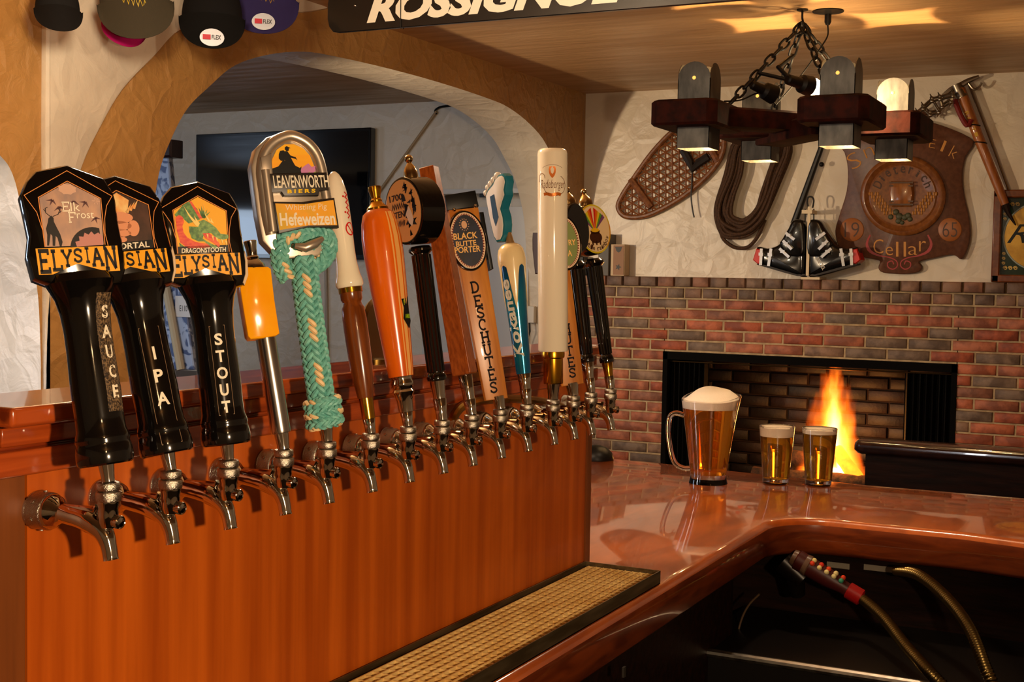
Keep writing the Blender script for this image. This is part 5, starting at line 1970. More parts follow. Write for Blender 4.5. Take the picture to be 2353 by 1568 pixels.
def ski_boot(sgn, label):
    """profile in photograph pixels about the shared heel line (x = 1857); sgn -1 toe to the left"""
    xc = 1857
    X_b = XW - 0.092
    o_ = at(xc, 637, 0, XW)
    bt = thing('ski_boot', label, 'ski boot', (X_b, o_.y, o_.z), 'ski boots in the carrier')
    org_ = bt.location.copy()
    kx = 1.0 if sgn < 0 else 1.04

    def W(dx, py, w_=0.0):
        p = at(xc + sgn * dx * kx, py, 0, X_b)
        return (p.x + w_ - org_.x, p.y - org_.y, p.z - org_.z)
    shell = [(4, 632), (2, 560), (6, 520), (14, 508), (30, 510), (38, 530), (50, 548), (66, 565), (90, 572), (112, 568), (116, 590), (112, 606), (84, 614), (50, 624), (20, 633)]
    cuff = [(2, 585), (1, 540), (4, 515), (12, 506), (30, 508), (40, 526), (54, 550), (60, 562), (48, 584), (24, 592)]

    def slab(poly, w0, bev):
        mb_ = MB()
        P = smooth(poly, 3, closed=True)
        steps = [(-w0, bev), (-w0 + bev * .35, bev * .35), (-w0 + bev, 0), (w0 - bev, 0), (w0 - bev * .35, bev * .35), (w0, bev)]
        pxs = 1.0
        sc_ = depth(at(xc, 570, 0, X_b)) / FPX
        mb_.loops([[W(a, b_, w_) for a, b_ in inset(P, -i_ / sc_ if False else i_ / sc_)] for w_, i_ in steps])
        return mb_
    sh = slab(shell, 0.048, 0.016).build('shell', BOOTM, bt, ang=50)
    slab(cuff, 0.056, 0.014).build('cuff', BOOTM, bt, ang=50)
    toe = [(103, 574), (113, 572), (121, 598), (110, 607), (101, 606)]
    MB().loops([[W(a, b_, w_) for a, b_ in (toe if abs(w_) < .05 else inset(toe, 2))] for w_ in (-0.0505, -0.045, 0.045, 0.0505)]).build('toe_cap', BRED, bt, label='red toe piece')
    for a0, b0, a1, b1 in ((44, 536, 24, 552), (50, 554, 30, 574), (58, 572, 36, 592), (78, 572, 84, 612), (100, 572, 102, 610)):
        mb_ = MB()
        w_ = -0.060 if a0 < 60 else -0.052
        d_ = V((a1 - a0, b1 - b0)).normalized() * 1.0
        n2 = V((-d_.y, d_.x)) * 3.2
        q = [(a0 + n2.x, b0 + n2.y), (a1 + n2.x, b1 + n2.y), (a1 - n2.x, b1 - n2.y), (a0 - n2.x, b0 - n2.y)]
        mb_.loops([[W(a, b_, ww) for a, b_ in q] for ww in (w_ - .006, w_ + .01)])
        am, bm2 = a0 + (a1 - a0) * .35, b0 + (b1 - b0) * .35
        q = [(am + 5, bm2 + 3), (am + 5, bm2 - 4), (am - 5, bm2 - 3), (am - 5, bm2 + 4)]
        mb_.loops([[W(a, b_, ww) for a, b_ in q] for ww in (w_ - .012, w_ + .004)])
        mb_.build('buckle', BUCK, bt, ang=30)
    sole = [(2, 634), (20, 635), (50, 627), (84, 617), (112, 609), (111, 605), (84, 612), (50, 622), (20, 631), (2, 630)]
    MB().loops([[W(a, b_, w_) for a, b_ in sole] for w_ in (-0.045, 0.045)]).build('sole', mat('sole_grey', (40, 32, 28), .6), bt)
    if sgn > 0:
        mb_ = MB().text('ROSSIGNOL', lambda a, b_: W(22 + 15 * a + 7 * b_ , 596 + 26 * a - 5 * b_, -0.0495), bold=0.02)
        mb_.build('lettering', flat(206, 196, 180), bt)
    return bt


ski_boot(-1, 'black ski boot with red toe pointing left, hung heel to heel on the white wall')
ski_boot(1, 'black ski boot with red toe pointing right, beside the carved sign')
b0, b1 = at(1857, 637, 0, XW - .14), at(1860, 455, 0, XW - .14)
bc = thing('boot_carrier', 'white strap and wire boot carrier holding the ski boots together', 'boot carrier', (XW, b0.y, b0.z))
co = bc.location.copy()
WS = flat(226, 206, 172, .5)
mb = MB()
for a, b2, wd_ in (((1855, 634), (1860, 475), 3.2),):
    p, q = at(*a, 0, XW - .142), at(*b2, 0, XW - .142)
    mb.box(L0(((p.x + q.x) / 2, (p.y + q.y) / 2, (p.z + q.z) / 2), co), (.006, .014, q.z - p.z))
mb.build('strap', WS, bc)
p = at(1860, 488, 0, XW - .10)
mb = MB().box(L0(p, co), (0.10, 0.05, 0.018)).build('bracket', WS, bc)
pts = [(1857, 478), (1855, 462), (1858, 453), (1866, 453), (1870, 462), (1867, 478)]
mb = MB().tube(smooth([L0(tuple(at(x, y, 0, XW - .10)), co) for x, y in pts], 4), 0.004, 6)
for x in (1850, 1870):
    mb.tube([L0(at(x, 480, 0, XW - .1), co), L0(at(x, 512, 0, XW - .1), co)], 0.003, 6)
mb.build('wire_handle', IRON, bc)
mb = MB().box(L0(((XW - .07), b0.y - .01, b0.z - .006), co), (0.14, 0.09, 0.012)).build('base_plate', WS, bc)

# carved sign
XB = XW - 0.03
so2 = [(1925, 560), (1919, 530), (1930, 490), (1945, 440), (1948, 390), (1940, 350), (1925, 325), (1975, 292), (2040, 277), (2120, 277), (2190, 298), (2237, 325), (2218, 360), (2211, 400), (2214, 445),
       (2226, 500), (2229, 540), (2222, 572), (2209, 596), (2196, 588), (2180, 586), (2150, 592), (2112, 601), (2118, 612), (2110, 625), (2075, 630), (2030, 627), (2018, 616), (2022, 602), (2014, 597), (1975, 590), (1935, 580)]
sg = thing('carved_sign', 'carved brown wooden shield sign with a barrel relief and the date 1965', 'sign', tuple(at(2076, 450, 0, XW)))
go = sg.location.copy()
SGW = mat('sign_wood', (106, 66, 46), 0.42, col2=(88, 52, 36), scale=(3, 50, 50))
SGW2 = mat('sign_disc', (138, 82, 36), 0.38, coat=0.2, col2=(112, 62, 26), scale=(3, 50, 50))
GOLD = mat('sign_gold', (196, 128, 30), 0.4)
SRED = mat('sign_red', (158, 24, 20), 0.4)


def Wp(px, py, x_):
    p = at(px, py, 0, XB)
    return (x_ - go.x, p.y - go.y, p.z - go.z)


so2s = smooth(so2, 3, closed=True)
MB().loops([[Wp(a, b2, x_) for a, b2 in P] for P, x_ in ((so2s, XW), (so2s, XB + .004), (inset(so2s, 2), XB))]).build('board', SGW, sg, ang=50)
mb = MB()
N = 56
for R_, x_ in ():
    pass
rings = [(100, 0), (100, -.012), (96, -.020), (90, -.022), (84, -.014), (80, -.010), (76, -.014), (72, -.012), (0.01, -.012)]
mb.loops([[Wp(2076 + r_ * 0.98 * cos(2 * pi * i / N), 450 + r_ * 0.92 * sin(2 * pi * i / N), XB + x_) for i in range(N)] for r_, x_ in rings])
dc = mb.build('disc', SGW2, sg, ang=40)
bar_p = [(2049, 417), (2096, 417), (2101, 430), (2103, 445), (2101, 462), (2095, 476), (2051, 476), (2046, 462), (2044, 445), (2046, 430)]
mb = MB().loops([[Wp(a, b2, XB - x_) for a, b2 in P] for P, x_ in ((bar_p, .012), (bar_p, .018), (inset(bar_p, 5), .032), (inset(bar_p, 14), .037))])
bl2 = mb.build('barrel', mat('barrel_wood', (156, 92, 36), 0.25, coat=0.5, col2=(124, 70, 26), scale=(3, 60, 3)), dc, label='small barrel relief')
mb = MB()
for y in (421, 428, 464, 471):
    mb.loops([[Wp(a, b2, XB - x_) for a, b2 in ((2046, y - 2), (2101, y - 2), (2101, y + 2), (2046, y + 2))] for x_ in (.03, .0345)])
mb.build('hoops', mat('hoop', (84, 52, 24), .4), dc)
for sg2 in (-1, 1):
    mb = MB()
    for k in range(2):
        for j in range(7):
            t_ = j / 6
            x_ = 2076 + sg2 * (74 - 34 * t_ - 14 * k)
            y_ = 448 + 44 * t_ - 6 * k * 0
            for s2 in (-1, 1):
                c_ = Wp(x_ + s2 * 2.6, y_ - 2, XB - .014)
                mb.ball(c_, 0.0062, 6, s=(.6, .8, 1.5))
    mb.build('wheat', mat('wheat_gold', (176, 116, 44), .4), dc, label='carved wheat ears')
mb = MB()
for x, y, r_ in ((2048, 499, 6), (2060, 488, 7), (2068, 498, 8), (2066, 508, 7), (2080, 500, 7), (2088, 496, 7), (2092, 504, 6), (2074, 512, 5)):
    mb.ball(Wp(x, y, XB - .014), r_ * .0021, 8, s=(.5, 1, 1))
mb.build('hops', mat('hop_green', (70, 70, 46), .5), dc)
mb = MB()
for k, ch in enumerate('Dieterich'):
    a = radians(205 + 130 * k / 8)
    cx_, cy_ = 2076 + 62 * cos(a), 450 + 58 * sin(a)
    ux, uy = -sin(a), cos(a)
    up_x, up_y = cos(a), sin(a)
    hh_ = {'D': 22, 't': 20, 'h': 20}.get(ch, 16)
    ww_ = {'i': 5, 't': 9, 'D': 15, 'r': 9}.get(ch, 11)
    mb.text(ch, lambda p, q: Wp(cx_ + ux * (p - .5) * ww_ + up_x * (q - .4) * hh_, cy_ + uy * (p - .5) * ww_ + up_y * (q - .4) * hh_, XB - .0135), bold=0.01)
mb.build('disc_lettering', mat('carved_dark', (66, 36, 18), .5), dc, label='carved lettering')
for cxp, cyp, s2 in ((1958, 528, '19'), (2183, 528, '65')):
    P = circ(cxp, cyp, 27, 27, 30)
    mb = MB().loops([[Wp(a, b2, XB - x_) for a, b2 in Q] for Q, x_ in ((P, -.002), (P, .002), (inset(P, 2), .004))])
    md = mb.build('date_roundel', mat('roundel', (150, 84, 30), .4), sg)
    mb = MB().text(s2, lambda a, b2: Wp(cxp - 17 + 34 * a, cyp + 17 - 34 * b2, XB - .0046), bold=-0.012)
    mb.build('date_lettering', mat('carved_dark', (66, 36, 18), .5), md, label=s2)
mb = MB()
for s2, x0, x1, yb, h2 in (('C', 2007, 2030, 583, 33), ('e', 2035, 2052, 587, 20), ('ll', 2059, 2082, 590, 34), ('a', 2087, 2108, 586, 20), ('r', 2112, 2128, 578, 24)):
    mb.text(s2, lambda a, b2: Wp(x0 + (x1 - x0) * a, yb - h2 * b2, XB - .0012), bold=-0.01)
mb.build('lettering', GOLD, sg, label='gold lettering')
mb = MB()
for s2, x0, x1, yb, h2, rot in (('S', 1958, 1984, 385, 36, .5), ('n', 1990, 2012, 360, 22, .4), ('o', 2016, 2034, 350, 16, .2), ('w', 2040, 2062, 345, 16, .1), ('E', 2134, 2148, 340, 20, -.2), ('l', 2160, 2166, 348, 26, -.4),
                           ('k', 2178, 2194, 362, 27, -.5)):
    cc, ss = cos(rot), sin(rot)
    mb.text(s2, lambda a, b2: Wp((x0 + x1) / 2 + ((a - .5) * (x1 - x0)) * cc + ((b2) * h2) * -ss * -1 * -1, yb - ((a - .5) * (x1 - x0)) * ss - (b2 * h2) * cc, XB - .0012), bold=-0.02)
mb.build('upper_lettering', GOLD, sg, label='gold lettering along the top')
mb = MB()
fr2 = lambda a, b2: Wp(a, b2, XB - .0012)
for s3 in (-1, 1):
    mb.ribbon(smooth([(2066 + s3 * 66, 540), (2066 + s3 * 74, 560), (2066 + s3 * 66, 578), (2066 + s3 * 44, 588), (2066 + s3 * 22, 592), (2066 + s3 * 6, 600), (2066 + s3 * 4, 612), (2066 + s3 * 14, 619), (2066 + s3 * 25, 614), (2066 + s3 * 26, 604), (2066 + s3 * 16, 600), (2066 + s3 * 12, 608)], 3),
              [2.0 + 5.5 * max(0, 1 - abs(k - 5) / 6) if k < 12 else 2.6 for k in range(34)], fr2)
mb.build('red_scroll', SRED, sg)

# ice axe with crampons hung on it
ia = thing('ice_axe', 'old ice axe with wooden shaft and metal head hanging right of the carved sign', 'ice axe')
xa = XW - .05
aw = lambda x, y, d=0.0: tuple(at(x, y, 0, xa - d))
MB().tube([aw(2206, 205), aw(2250, 320), aw(2290, 420), aw(2310, 470)], [.024, .023, .021, .018], 14).build('shaft', mat('ash_shaft', (172, 100, 44), .4, coat=.2, col2=(146, 80, 32), scale=(70, 70, 8)), ia)
MB().tube([aw(2310, 470), aw(2318, 492), aw(2334, 518)], [.018, .010, .003], 10).build('spike', mat('spike_iron', (52, 38, 30), .4, .8), ia)
mb = MB()
hd = smooth([aw(2165, 222), aw(2185, 206), aw(2204, 198), aw(2225, 186), aw(2250, 176)], 4)
mb.tube(hd, [.008 + .006 * sin(pi * i / (len(hd) - 1)) for i in range(len(hd))], 10)
mb.tube([aw(2198, 195), aw(2212, 225)], [.026, .027], 14)
mb.tube(smooth([aw(2225, 190), aw(2238, 205), aw(2250, 200), aw(2256, 190)], 4), .006, 8)
mb.build('head', mat('axe_steel', (150, 138, 122), .3, 1.0), ia)
mb = MB().tube(smooth([aw(2194, 230, .02), aw(2206, 262, .03), aw(2222, 288, .03), aw(2232, 276, .02)], 4), .012, 8)
mb.build('leash', mat('red_webbing', (120, 20, 16), .6), ia)
MB().tube([aw(2226, 192, -.03), aw(2275, 320, -.035), aw(2322, 450, -.035)], .006, 8).build('side_rod', mat('axe_steel', (150, 138, 122), .3, 1.0), ia)
mb = MB()
for y in (288, 328):
    x = 2206 + (y - 205) * .385
    p = V(aw(x, y))
    mb.tube([tuple(p + V((.027 * cos(a), .027 * sin(a), .003 * sin(a)))) for a in [2 * pi * i / 14 for i in range(14)]], .003, 6, closed=True)
mb.build('band', IRON, ia)
mb = MB()
for k, ch in enumerate('RATTI'):
    cx_, cy_ = 2224 + 5.2 * k, 262 + 12 * k
    mb.text(ch, lambda p, q: (lambda w_: (w_[0] - .0235, w_[1], w_[2]))(aw(cx_ + (p - .5) * 9 * .4 + (q - .5) * 7, cy_ + (p - .5) * 9 - (q - .5) * 4)), bold=.02)
mb.build('lettering', flat(206, 160, 50), ia)
cp = thing('crampons', 'pair of jointed metal crampons hanging from the ice axe head', 'crampons')
mb = MB()
CRM = mat('crampon_steel', (160, 146, 126), .3, 1.0)
cw = lambda x, y, d: aw(x, y, d)
for off, dd in ((0, .01), (7, .05)):
    L1 = [(2190, 214 + off), (2160, 222 + off), (2142, 226 + off), (2122, 244 + off), (2108, 258 + off)]
    L2 = [(2186, 228 + off), (2166, 240 + off), (2158, 252 + off), (2138, 258 + off), (2112, 266 + off)]
    for Lx in (L1, L2):
        mb.tube([cw(x, y, dd) for x, y in Lx], .006, 6)
    for a, b2 in zip(L1, L2):
        mb.tube([cw(*a, dd), cw(*b2, dd)], .005, 6)
    for (x, y), sg2 in [(p, -1) for p in L1] + [(p, 1) for p in L2]:
        mb.tube([cw(x, y, dd), cw(x - 5, y + sg2 * 10, dd + .02)], [.006, .002], 6)
        mb.ball(cw(x, y, dd), .010, 8)
mb.tube([cw(2196, 216, .01), cw(2186, 220, .01), cw(2190, 214, .05)], .006, 6)
mb.build('frame', CRM, cp)
mb = MB().tube([cw(2112, 262, .0), cw(2128, 256, .0)], .022, 8)
mb.build('strap_bundle', mat('strap_brown', (104, 62, 34), .6), cp)

# framed mirror sign at the right edge
fs = thing('framed_sign', 'green and gold framed bar sign at the right edge above the mantel', 'framed sign', tuple(at(2285, 545, 0, XW)))
fo_ = fs.location.copy()
p0, p1 = at(2285, 437, 0, XW - .02), at(2285, 652, 0, XW - .02)
yL, zT, zB = p0.y, p0.z, max(p1.z, 1.6205)
yR = yL - 0.40
FW = 0.036
FRM = mat('frame_wood', (128, 66, 26), .3, coat=.4, col2=(100, 46, 18), scale=(40, 40, 40))
mb = MB()
for (ya, yb, za, zb) in ((yR, yL, zT - FW, zT), (yR, yL, zB, zB + FW), (yL - FW, yL, zB, zT), (yR, yR + FW, zB, zT)):
    mb.box(L0((XW - .02, (ya + yb) / 2, (za + zb) / 2), fo_), (.036, yb - ya, zb - za))
bevel(mb.build('frame', FRM, fs), .006, 2)
mb = MB().box(L0((XW - .006, (yL + yR) / 2, (zT + zB) / 2), fo_), (.01, yL - yR - .06, zT - zB - .06)).build('green_ground', mat('sign_green', (20, 44, 24), .2, coat=.5), fs)
cy_, cz_ = (yL + yR) / 2, (zT + zB) / 2
mb = MB().poly([L0((XW - .0118, y, z_), fo_) for y, z_ in circ(cy_, cz_, .150, .150, 48)]).build('gold_oval', mat('sign_gold_leaf', (208, 160, 60), .25, .3, col2=(178, 130, 44), scale=(20, 20, 20)), fs)
mb = MB().ribbon(circ(cy_, cz_, .154, .154, 48), .006, lambda a, b2: L0((XW - .0122, a, b2), fo_), closed=True).build('oval_rim', flat(150, 160, 150), fs)
mb = MB().text('R', lambda a, b2: L0((XW - .0124, cy_ + .138 - .085 * a - .02 * b2, cz_ - .03 + .085 * b2), fo_), bold=.0, shear=.3)
mb.build('lettering', flat(22, 26, 20), fs)
mb = MB()
for zc_, sz in ((zT - FW - .03, -1), (zB + FW + .03, 1)):
    for k in range(3):
        cc_ = (yL - FW - .022 - .022 * k, zc_ + sz * .0 * k)
        mb.ribbon([(cc_[0] + .010 * (1 - t_ / 14) * cos(t_ * .9), cc_[1] + .010 * (1 - t_ / 14) * sin(t_ * .9)) for t_ in range(12)], .0035, lambda a, b2: L0((XW - .0122, a, b2), fo_))
        cc_ = (yL - FW - .014, zc_ + sz * .022 * (k + 1))
        mb.ribbon([(cc_[0] + .008 * (1 - t_ / 14) * cos(t_ * .9), cc_[1] + .008 * (1 - t_ / 14) * sin(t_ * .9)) for t_ in range(12)], .0035, lambda a, b2: L0((XW - .0122, a, b2), fo_))
mb.build('gold_scroll', mat('scroll_gold', (214, 176, 86), .4), fs)

# small things on the mantel
mz = 1.6195


def mantel_box(px, pw, ptop, name, m, label, cat, dpt=.06):
    a, b2 = at(px - pw / 2, 632, 0, 6.35), at(px + pw / 2, 632, 0, 6.35)
    zt_ = at(px, ptop, 0, 6.35).z
    t_ = thing(name, label, cat, (6.35, (a.y + b2.y) / 2, mz))
    bevel(MB().box((0, 0, (zt_ - mz) / 2), (dpt, a.y - b2.y, zt_ - mz)).build('case', m, t_), .003)
    return t_, a.y - b2.y, zt_ - mz


mantel_box(1394, 24, 539, 'shadow_block', mat('shadow_grey', (96, 92, 86), .6), 'narrow grey block standing in for a shadow on the mantel behind the rainbow tap', 'box', .10)  # grey block in place of the shadow left of the wooden box
t_, w2, h2 = mantel_box(1424, 32, 562, 'wooden_box', mat('pale_box', (196, 168, 130), .5), 'small upright wooden box with a dark star on its front, standing on the mantel', 'box', .07)
MB().box((-.036, -.006, h2 / 2), (.003, w2 - .02, h2 - .012)).build('front', mat('box_front', (140, 90, 42), .5), t_)
mb = MB()
mb.poly([(-.0382, -.006 + (.018 if k % 2 else .008) * cos(pi * k / 5), h2 * .28 + (.018 if k % 2 else .008) * sin(pi * k / 5)) for k in range(10)])
mb.build('star_print', BLACK, t_)
mb = MB()
mb.poly([(-.0382, -.006 + a, h2 * .86 + b2) for a, b2 in ((-.02, .01), (.02, .01), (.012, -.012), (0, -.02), (-.012, -.012))])
mb.build('crest_print', BLACK, t_)
mantel_box(1334, 22, 590, 'black_box', BLACK, 'small black box on the mantel just left of the rainbow tap handle', 'box', .06)

# dark cap at the back of the bar against the brick
b = at(1400, 1052, 2, ZB)
cpz = thing('dark_bowl', 'small dark rounded bowl upside down on the bar at the end of the tap wall', 'bowl', (b.x - .06, b.y + 0.02, ZB))
MB().lathe([(.055, 0), (.056, .004), (.05, .022), (.034, .038), (.014, .045), (0, .046)], 28).build('dome', BLACK, cpz)

# ------------------------------------------------------------------ snowboard hung under the ceiling
XS = 3.3
ys0 = at(752, 45, 0, XS).y
zb = at(1000, 57, 0, XS).z
bw = 0.134
bd = thing('snowboard', 'long black board with slanted white lettering hung under the ceiling', 'snowboard', (XS, ys0, zb))
LB = 1.62
shape = [(0.0, .045), (.006, .02), (.02, .004), (.04, 0), (LB - .05, 0), (LB - .02, .006), (LB, .05), (LB, bw - .05), (LB - .02, bw - .006), (LB - .05, bw), (.04, bw), (.02, bw - .004), (.006, bw - .02), (0, bw - .045)]
MB().prism(smooth(shape, 1, True) if False else shape, 0, .012, fr=lambda a, b2, h: (h, -a, b2), bev=.002).build('board', mat('board_black', (16, 15, 15), .3, coat=.3), bd)
l0, l1 = at(843, 52, 0, XS), at(1405, 2, 0, XS)
mb = MB().text('ROSSIGNOL', lambda a, b2: (-.0008, -((ys0 - l0.y) + (l0.y - l1.y) * 1.03 * a), .020 + .086 * b2), bold=.05, shear=.28)
mb.build('lettering', flat(238, 228, 206), bd, label='slanted white lettering')
mb = MB()
for y in (-.26, -1.35):
    mb.tube([(.006, y, ZC - zb), (.006, y, bw), (-.003, y, bw), (-.003, y, -.002), (.014, y, -.002), (.014, y, bw)], .0014, 6)
mb.build('wire', IRON, bd)
MB().ball((-.001, -.10, .075), .004, 8).build('rivet', CHROME, bd)

# ------------------------------------------------------------------ baseball caps pinned up along the arch wall
def baseball_cap(px, pbot, pw, yplane, label, visor_c, crown_c, script=None, sticker=False, roll=0.0, yaw=0.0):
    b = at(px, pbot, 1, yplane)
    s_ = depth(b) / FPX
    W2 = pw * s_ / 2
    d = (EYE - b)
    d.z = 0
    d.normalize()
    rt_ = V((-d.y, d.x, 0))
    d2 = d * cos(yaw) + rt_ * sin(yaw)
    r2 = V((-d2.y, d2.x, 0))
    Rm = Matrix((r2, -d2, V((0, 0, 1)))).transposed().to_4x4()
    c = thing('baseball_cap', label, 'cap', M=Matrix.Translation(b) @ Rm @ Matrix.Rotation(roll, 4, 'Y'), group='caps pinned along the arch wall')
    vm = mat('cap_cloth_%d_%d_%d' % visor_c, visor_c, .8, spec=.2, bump=.2, bscale=(900, 900, 900), bdist=.001)
    cm = mat('cap_cloth_%d_%d_%d' % crown_c, crown_c, .8, spec=.2, bump=.2, bscale=(900, 900, 900), bdist=.001)
    vh = W2 * 1.04         # drop of the visor
    n_ = 20
    mb_ = MB()
    F_, B_ = [], []
    top_, bot_ = [], []
    for i in range(n_ + 1):
        a = pi * i / n_
        x = -W2 * cos(a)
        e_ = sin(a) ** 0.82
        bend = -0.035 * (1 - (x / W2) ** 2) - .004
        top_.append((x * .98, bend + .02, vh * 1.0 + 0.012 * sin(a)))
        bot_.append((x, bend * 1.2 - 0.012 * e_, vh * (1 - e_)))
    k_ = 6
    rows = []
    for j in range(k_ + 1):
        t_ = j / k_
        rows.append([tuple(V(p).lerp(V(q), t_)) for p, q in zip(top_, bot_)])
    rows2 = [[(x, y + .0035, z_) for x, y, z_ in r_] for r_ in rows]
    mb_.loops(rows, closed=False, c0=False, c1=False)
    mb_.loops(rows2[::-1], closed=False, c0=False, c1=False)
    mb_.loops([rows[-1], rows2[-1]], closed=False, c0=False, c1=False)
    mb_.loops([[r_[0] for r_ in rows], [r_[0] for r_ in rows2]], closed=False, c0=False, c1=False)
    mb_.loops([[r_[-1] for r_ in rows], [r_[-1] for r_ in rows2]], closed=False, c0=False, c1=False)
    vs = mb_.build('visor', vm, c, ang=60)
    H_ = W2 * 1.15
    L_ = []
    for j in range(9):
        ph_ = j / 8
        rr = W2 * .92 * cos(ph_ * pi / 2 * .93) ** .6
        L_.append([(rr * cos(2 * pi * i / 28), -.012 + W2 * .5 + rr * .55 * sin(2 * pi * i / 28), vh * .97 + H_ * sin(ph_ * pi / 2)) for i in range(28)])
    cr = MB().loops(L_).build('crown', cm, c, ang=60)
    if script:
        col, y0, hgt_, wd_ = script
        mb_ = MB().ribbon([(i / 14, .5 + (.5 if i % 2 else -.5) * (.5 + .5 * abs(sin(i * 1.7)))) for i in range(15)], .09, lambda a, b2: ((a - .5) * wd_ * W2 * 2, -.030 + .03 * ((a - .5) * 1.6) ** 2, vh * y0 + hgt_ * b2 - .02 * (a - .5)))
        mb_.build('embroidery', flat(*col, .5), c)
    if sticker:
        mb_ = MB().poly([(x, -.0585 - .003 * (1 - (x / .03) ** 2), z_) for x, z_ in circ(0, vh * .32, .036, .026, 28)])
        st_ = mb_.build('sticker', mat('silver_foil', (140, 140, 146), .4, .8), c, label='silver oval sticker')
        mb_ = MB().poly([(x, -.0630, z_) for x, z_ in ((-.027, vh * .32 - .007), (-.004, vh * .32 - .007), (-.004, vh * .32 + .008), (-.027, vh * .32 + .008))])
        mb_.build('sticker_red', flat(206, 40, 60), st_)
        mb_ = MB().text('FLEX', lambda a, b2: (-.001 + .027 * a, -.0635, vh * .32 - .006 + .013 * b2), bold=.02)
        mb_.build('sticker_lettering', flat(60, 56, 60), st_)
    return c


YH = 2.64
baseball_cap(134, 80, 108, YH, 'plain black cap with no sticker, leftmost of the caps', (14, 12, 12), (15, 13, 13), yaw=.1)
baseball_cap(262, 104, 104, YH + .05, 'magenta visored cap with white crown behind the grey cap', (172, 14, 96), (206, 196, 190), roll=.5)
baseball_cap(322, 97, 172, YH - .06, 'dark grey cap with gold script, third from the left', (58, 52, 40), (62, 56, 44), script=((190, 160, 50), .86, .028, .42), roll=-.12)
baseball_cap(487, 119, 150, YH - .02, 'black cap with round silver visor sticker, hanging lowest of the caps', (13, 12, 12), (16, 14, 14), sticker=True)
baseball_cap(605, 85, 162, YH - .04, 'purple cap with silver visor sticker, rightmost of the caps', (52, 44, 92), (56, 48, 98), script=((170, 130, 50), .92, .022, .45), sticker=True)

# ------------------------------------------------------------------ chandelier
chc = V((4.66, 1.2, 2.58))
ch = thing('chandelier', 'dark timber chandelier hung on black chains with four metal box lamps', 'chandelier', chc)
pos = {'A': (4.36, 1.475), 'B': (4.42, 1.00), 'C': (4.87, 1.40), 'D': (4.95, 0.92)}
zt_, zb_ = 2.222 - 2.58, 2.135 - 2.58


def rel(x, y):
    return (x - chc.x, y - chc.y)


def beam(poly, z0_, z1_, bev=.008):
    return MB().prism(poly, z0_, z1_, bev=bev)


def chamf(cx_, cy_, lx, ly, c_=.03):
    return [(cx_ - lx + c_, cy_ - ly), (cx_ + lx - c_, cy_ - ly), (cx_ + lx, cy_ - ly + c_), (cx_ + lx, cy_ + ly - c_), (cx_ + lx - c_, cy_ + ly), (cx_ - lx + c_, cy_ + ly), (cx_ - lx, cy_ + ly - c_), (cx_ - lx, cy_ - ly + c_)]


for key, (x, y) in pos.items():
    rx_, ry_ = rel(x, y)
    oc = chamf(rx_ + (.03 if x < 4.6 else -.02), ry_ + (.015 if key in 'A' else .0), .17, .118)
    hh0 = .0555
    ic = [(rx_ + a * hh0, ry_ + b3 * hh0) for a, b3 in ((-1, -1), (1, -1), (1, -1), (1, 1), (1, 1), (-1, 1), (-1, 1), (-1, -1))]
    z1_ = zt_ - (.0 if key != 'C' else .02)
    oi = inset(oc, .008)
    MB().loops([[(a, b3, zz_) for a, b3 in P] for P, zz_ in ((ic, zb_), (oi, zb_), (oc, zb_ + .008), (oc, z1_ - .008), (oi, z1_), (ic, z1_), (ic, zb_))], c0=False, c1=False).build('lamp_block', BEAMW, ch)
for p, q in (('A', 'D'), ('B', 'C')):
    a, b2 = V(rel(*pos[p])), V(rel(*pos[q]))
    d = (b2 - a).normalized()
    n2 = V((-d.y, d.x)) * .062
    zo = 0.0 if p == 'A' else -.03
    a, b2 = a + d * .085, b2 - d * .085
    beam([tuple(a + n2), tuple(b2 + n2), tuple(b2 - n2), tuple(a - n2)], zt_ - .012 + zo, zb_ + .006 + zo).build('cross_beam', BEAMW, ch)
GLOWB = mat('lamp_bulb', (255, 214, 150), .3, emis=14)
for key, (x, y) in pos.items():
    rx_, ry_ = rel(x, y)
    h_ = .058
    ly = .050
    zlo, zhi = zb_ - .072, zt_ + .135
    mb = MB()
    tks = .0025

    def plate(fixed, sgn_, axis):
        # plate with a rounded top, no hole cut
        pl_ = [(-h_, zlo), (h_, zlo)] + [(h_ * cos(a), zhi - h_ + h_ * sin(a)) for a in [pi * i / 12 for i in range(13)]]
        if axis == 'x':
            mb.prism(pl_, sgn_ * h_, sgn_ * (h_ - tks), fr=lambda a, b3, h: (rx_ + h, ry_ + a, b3))
        else:
            mb.prism(pl_, sgn_ * h_, sgn_ * (h_ - tks), fr=lambda a, b3, h: (rx_ + a, ry_ + h, b3))
    for sg3 in (-1, 1):
        plate(0, sg3, 'x')
        plate(0, sg3, 'y')
    sl = mb.build('lamp_sleeve', SHEETM, ch, ang=30)
    MB().ball((rx_ - h_ - .001, ry_, zhi - .055), .0065, 8, s=(.3, 1, 1)).build('hole', mat('hole_glow', (255, 190, 90), .4, emis=1.2), sl)  # emissive bead imitates lamplight showing through a hole
    MB().ball((rx_, ry_, zlo + .055), .02, 12).build('bulb', GLOWB, sl)
    light('lamp_down', 'POINT', (chc.x + rx_, chc.y + ry_, chc.z + zlo + .03), 3.4, (1, .62, .26), .012)
    light('lamp_up', 'POINT', (chc.x + rx_, chc.y + ry_, chc.z + zb_ + .035), 22.0, (1, .62, .26), .012)


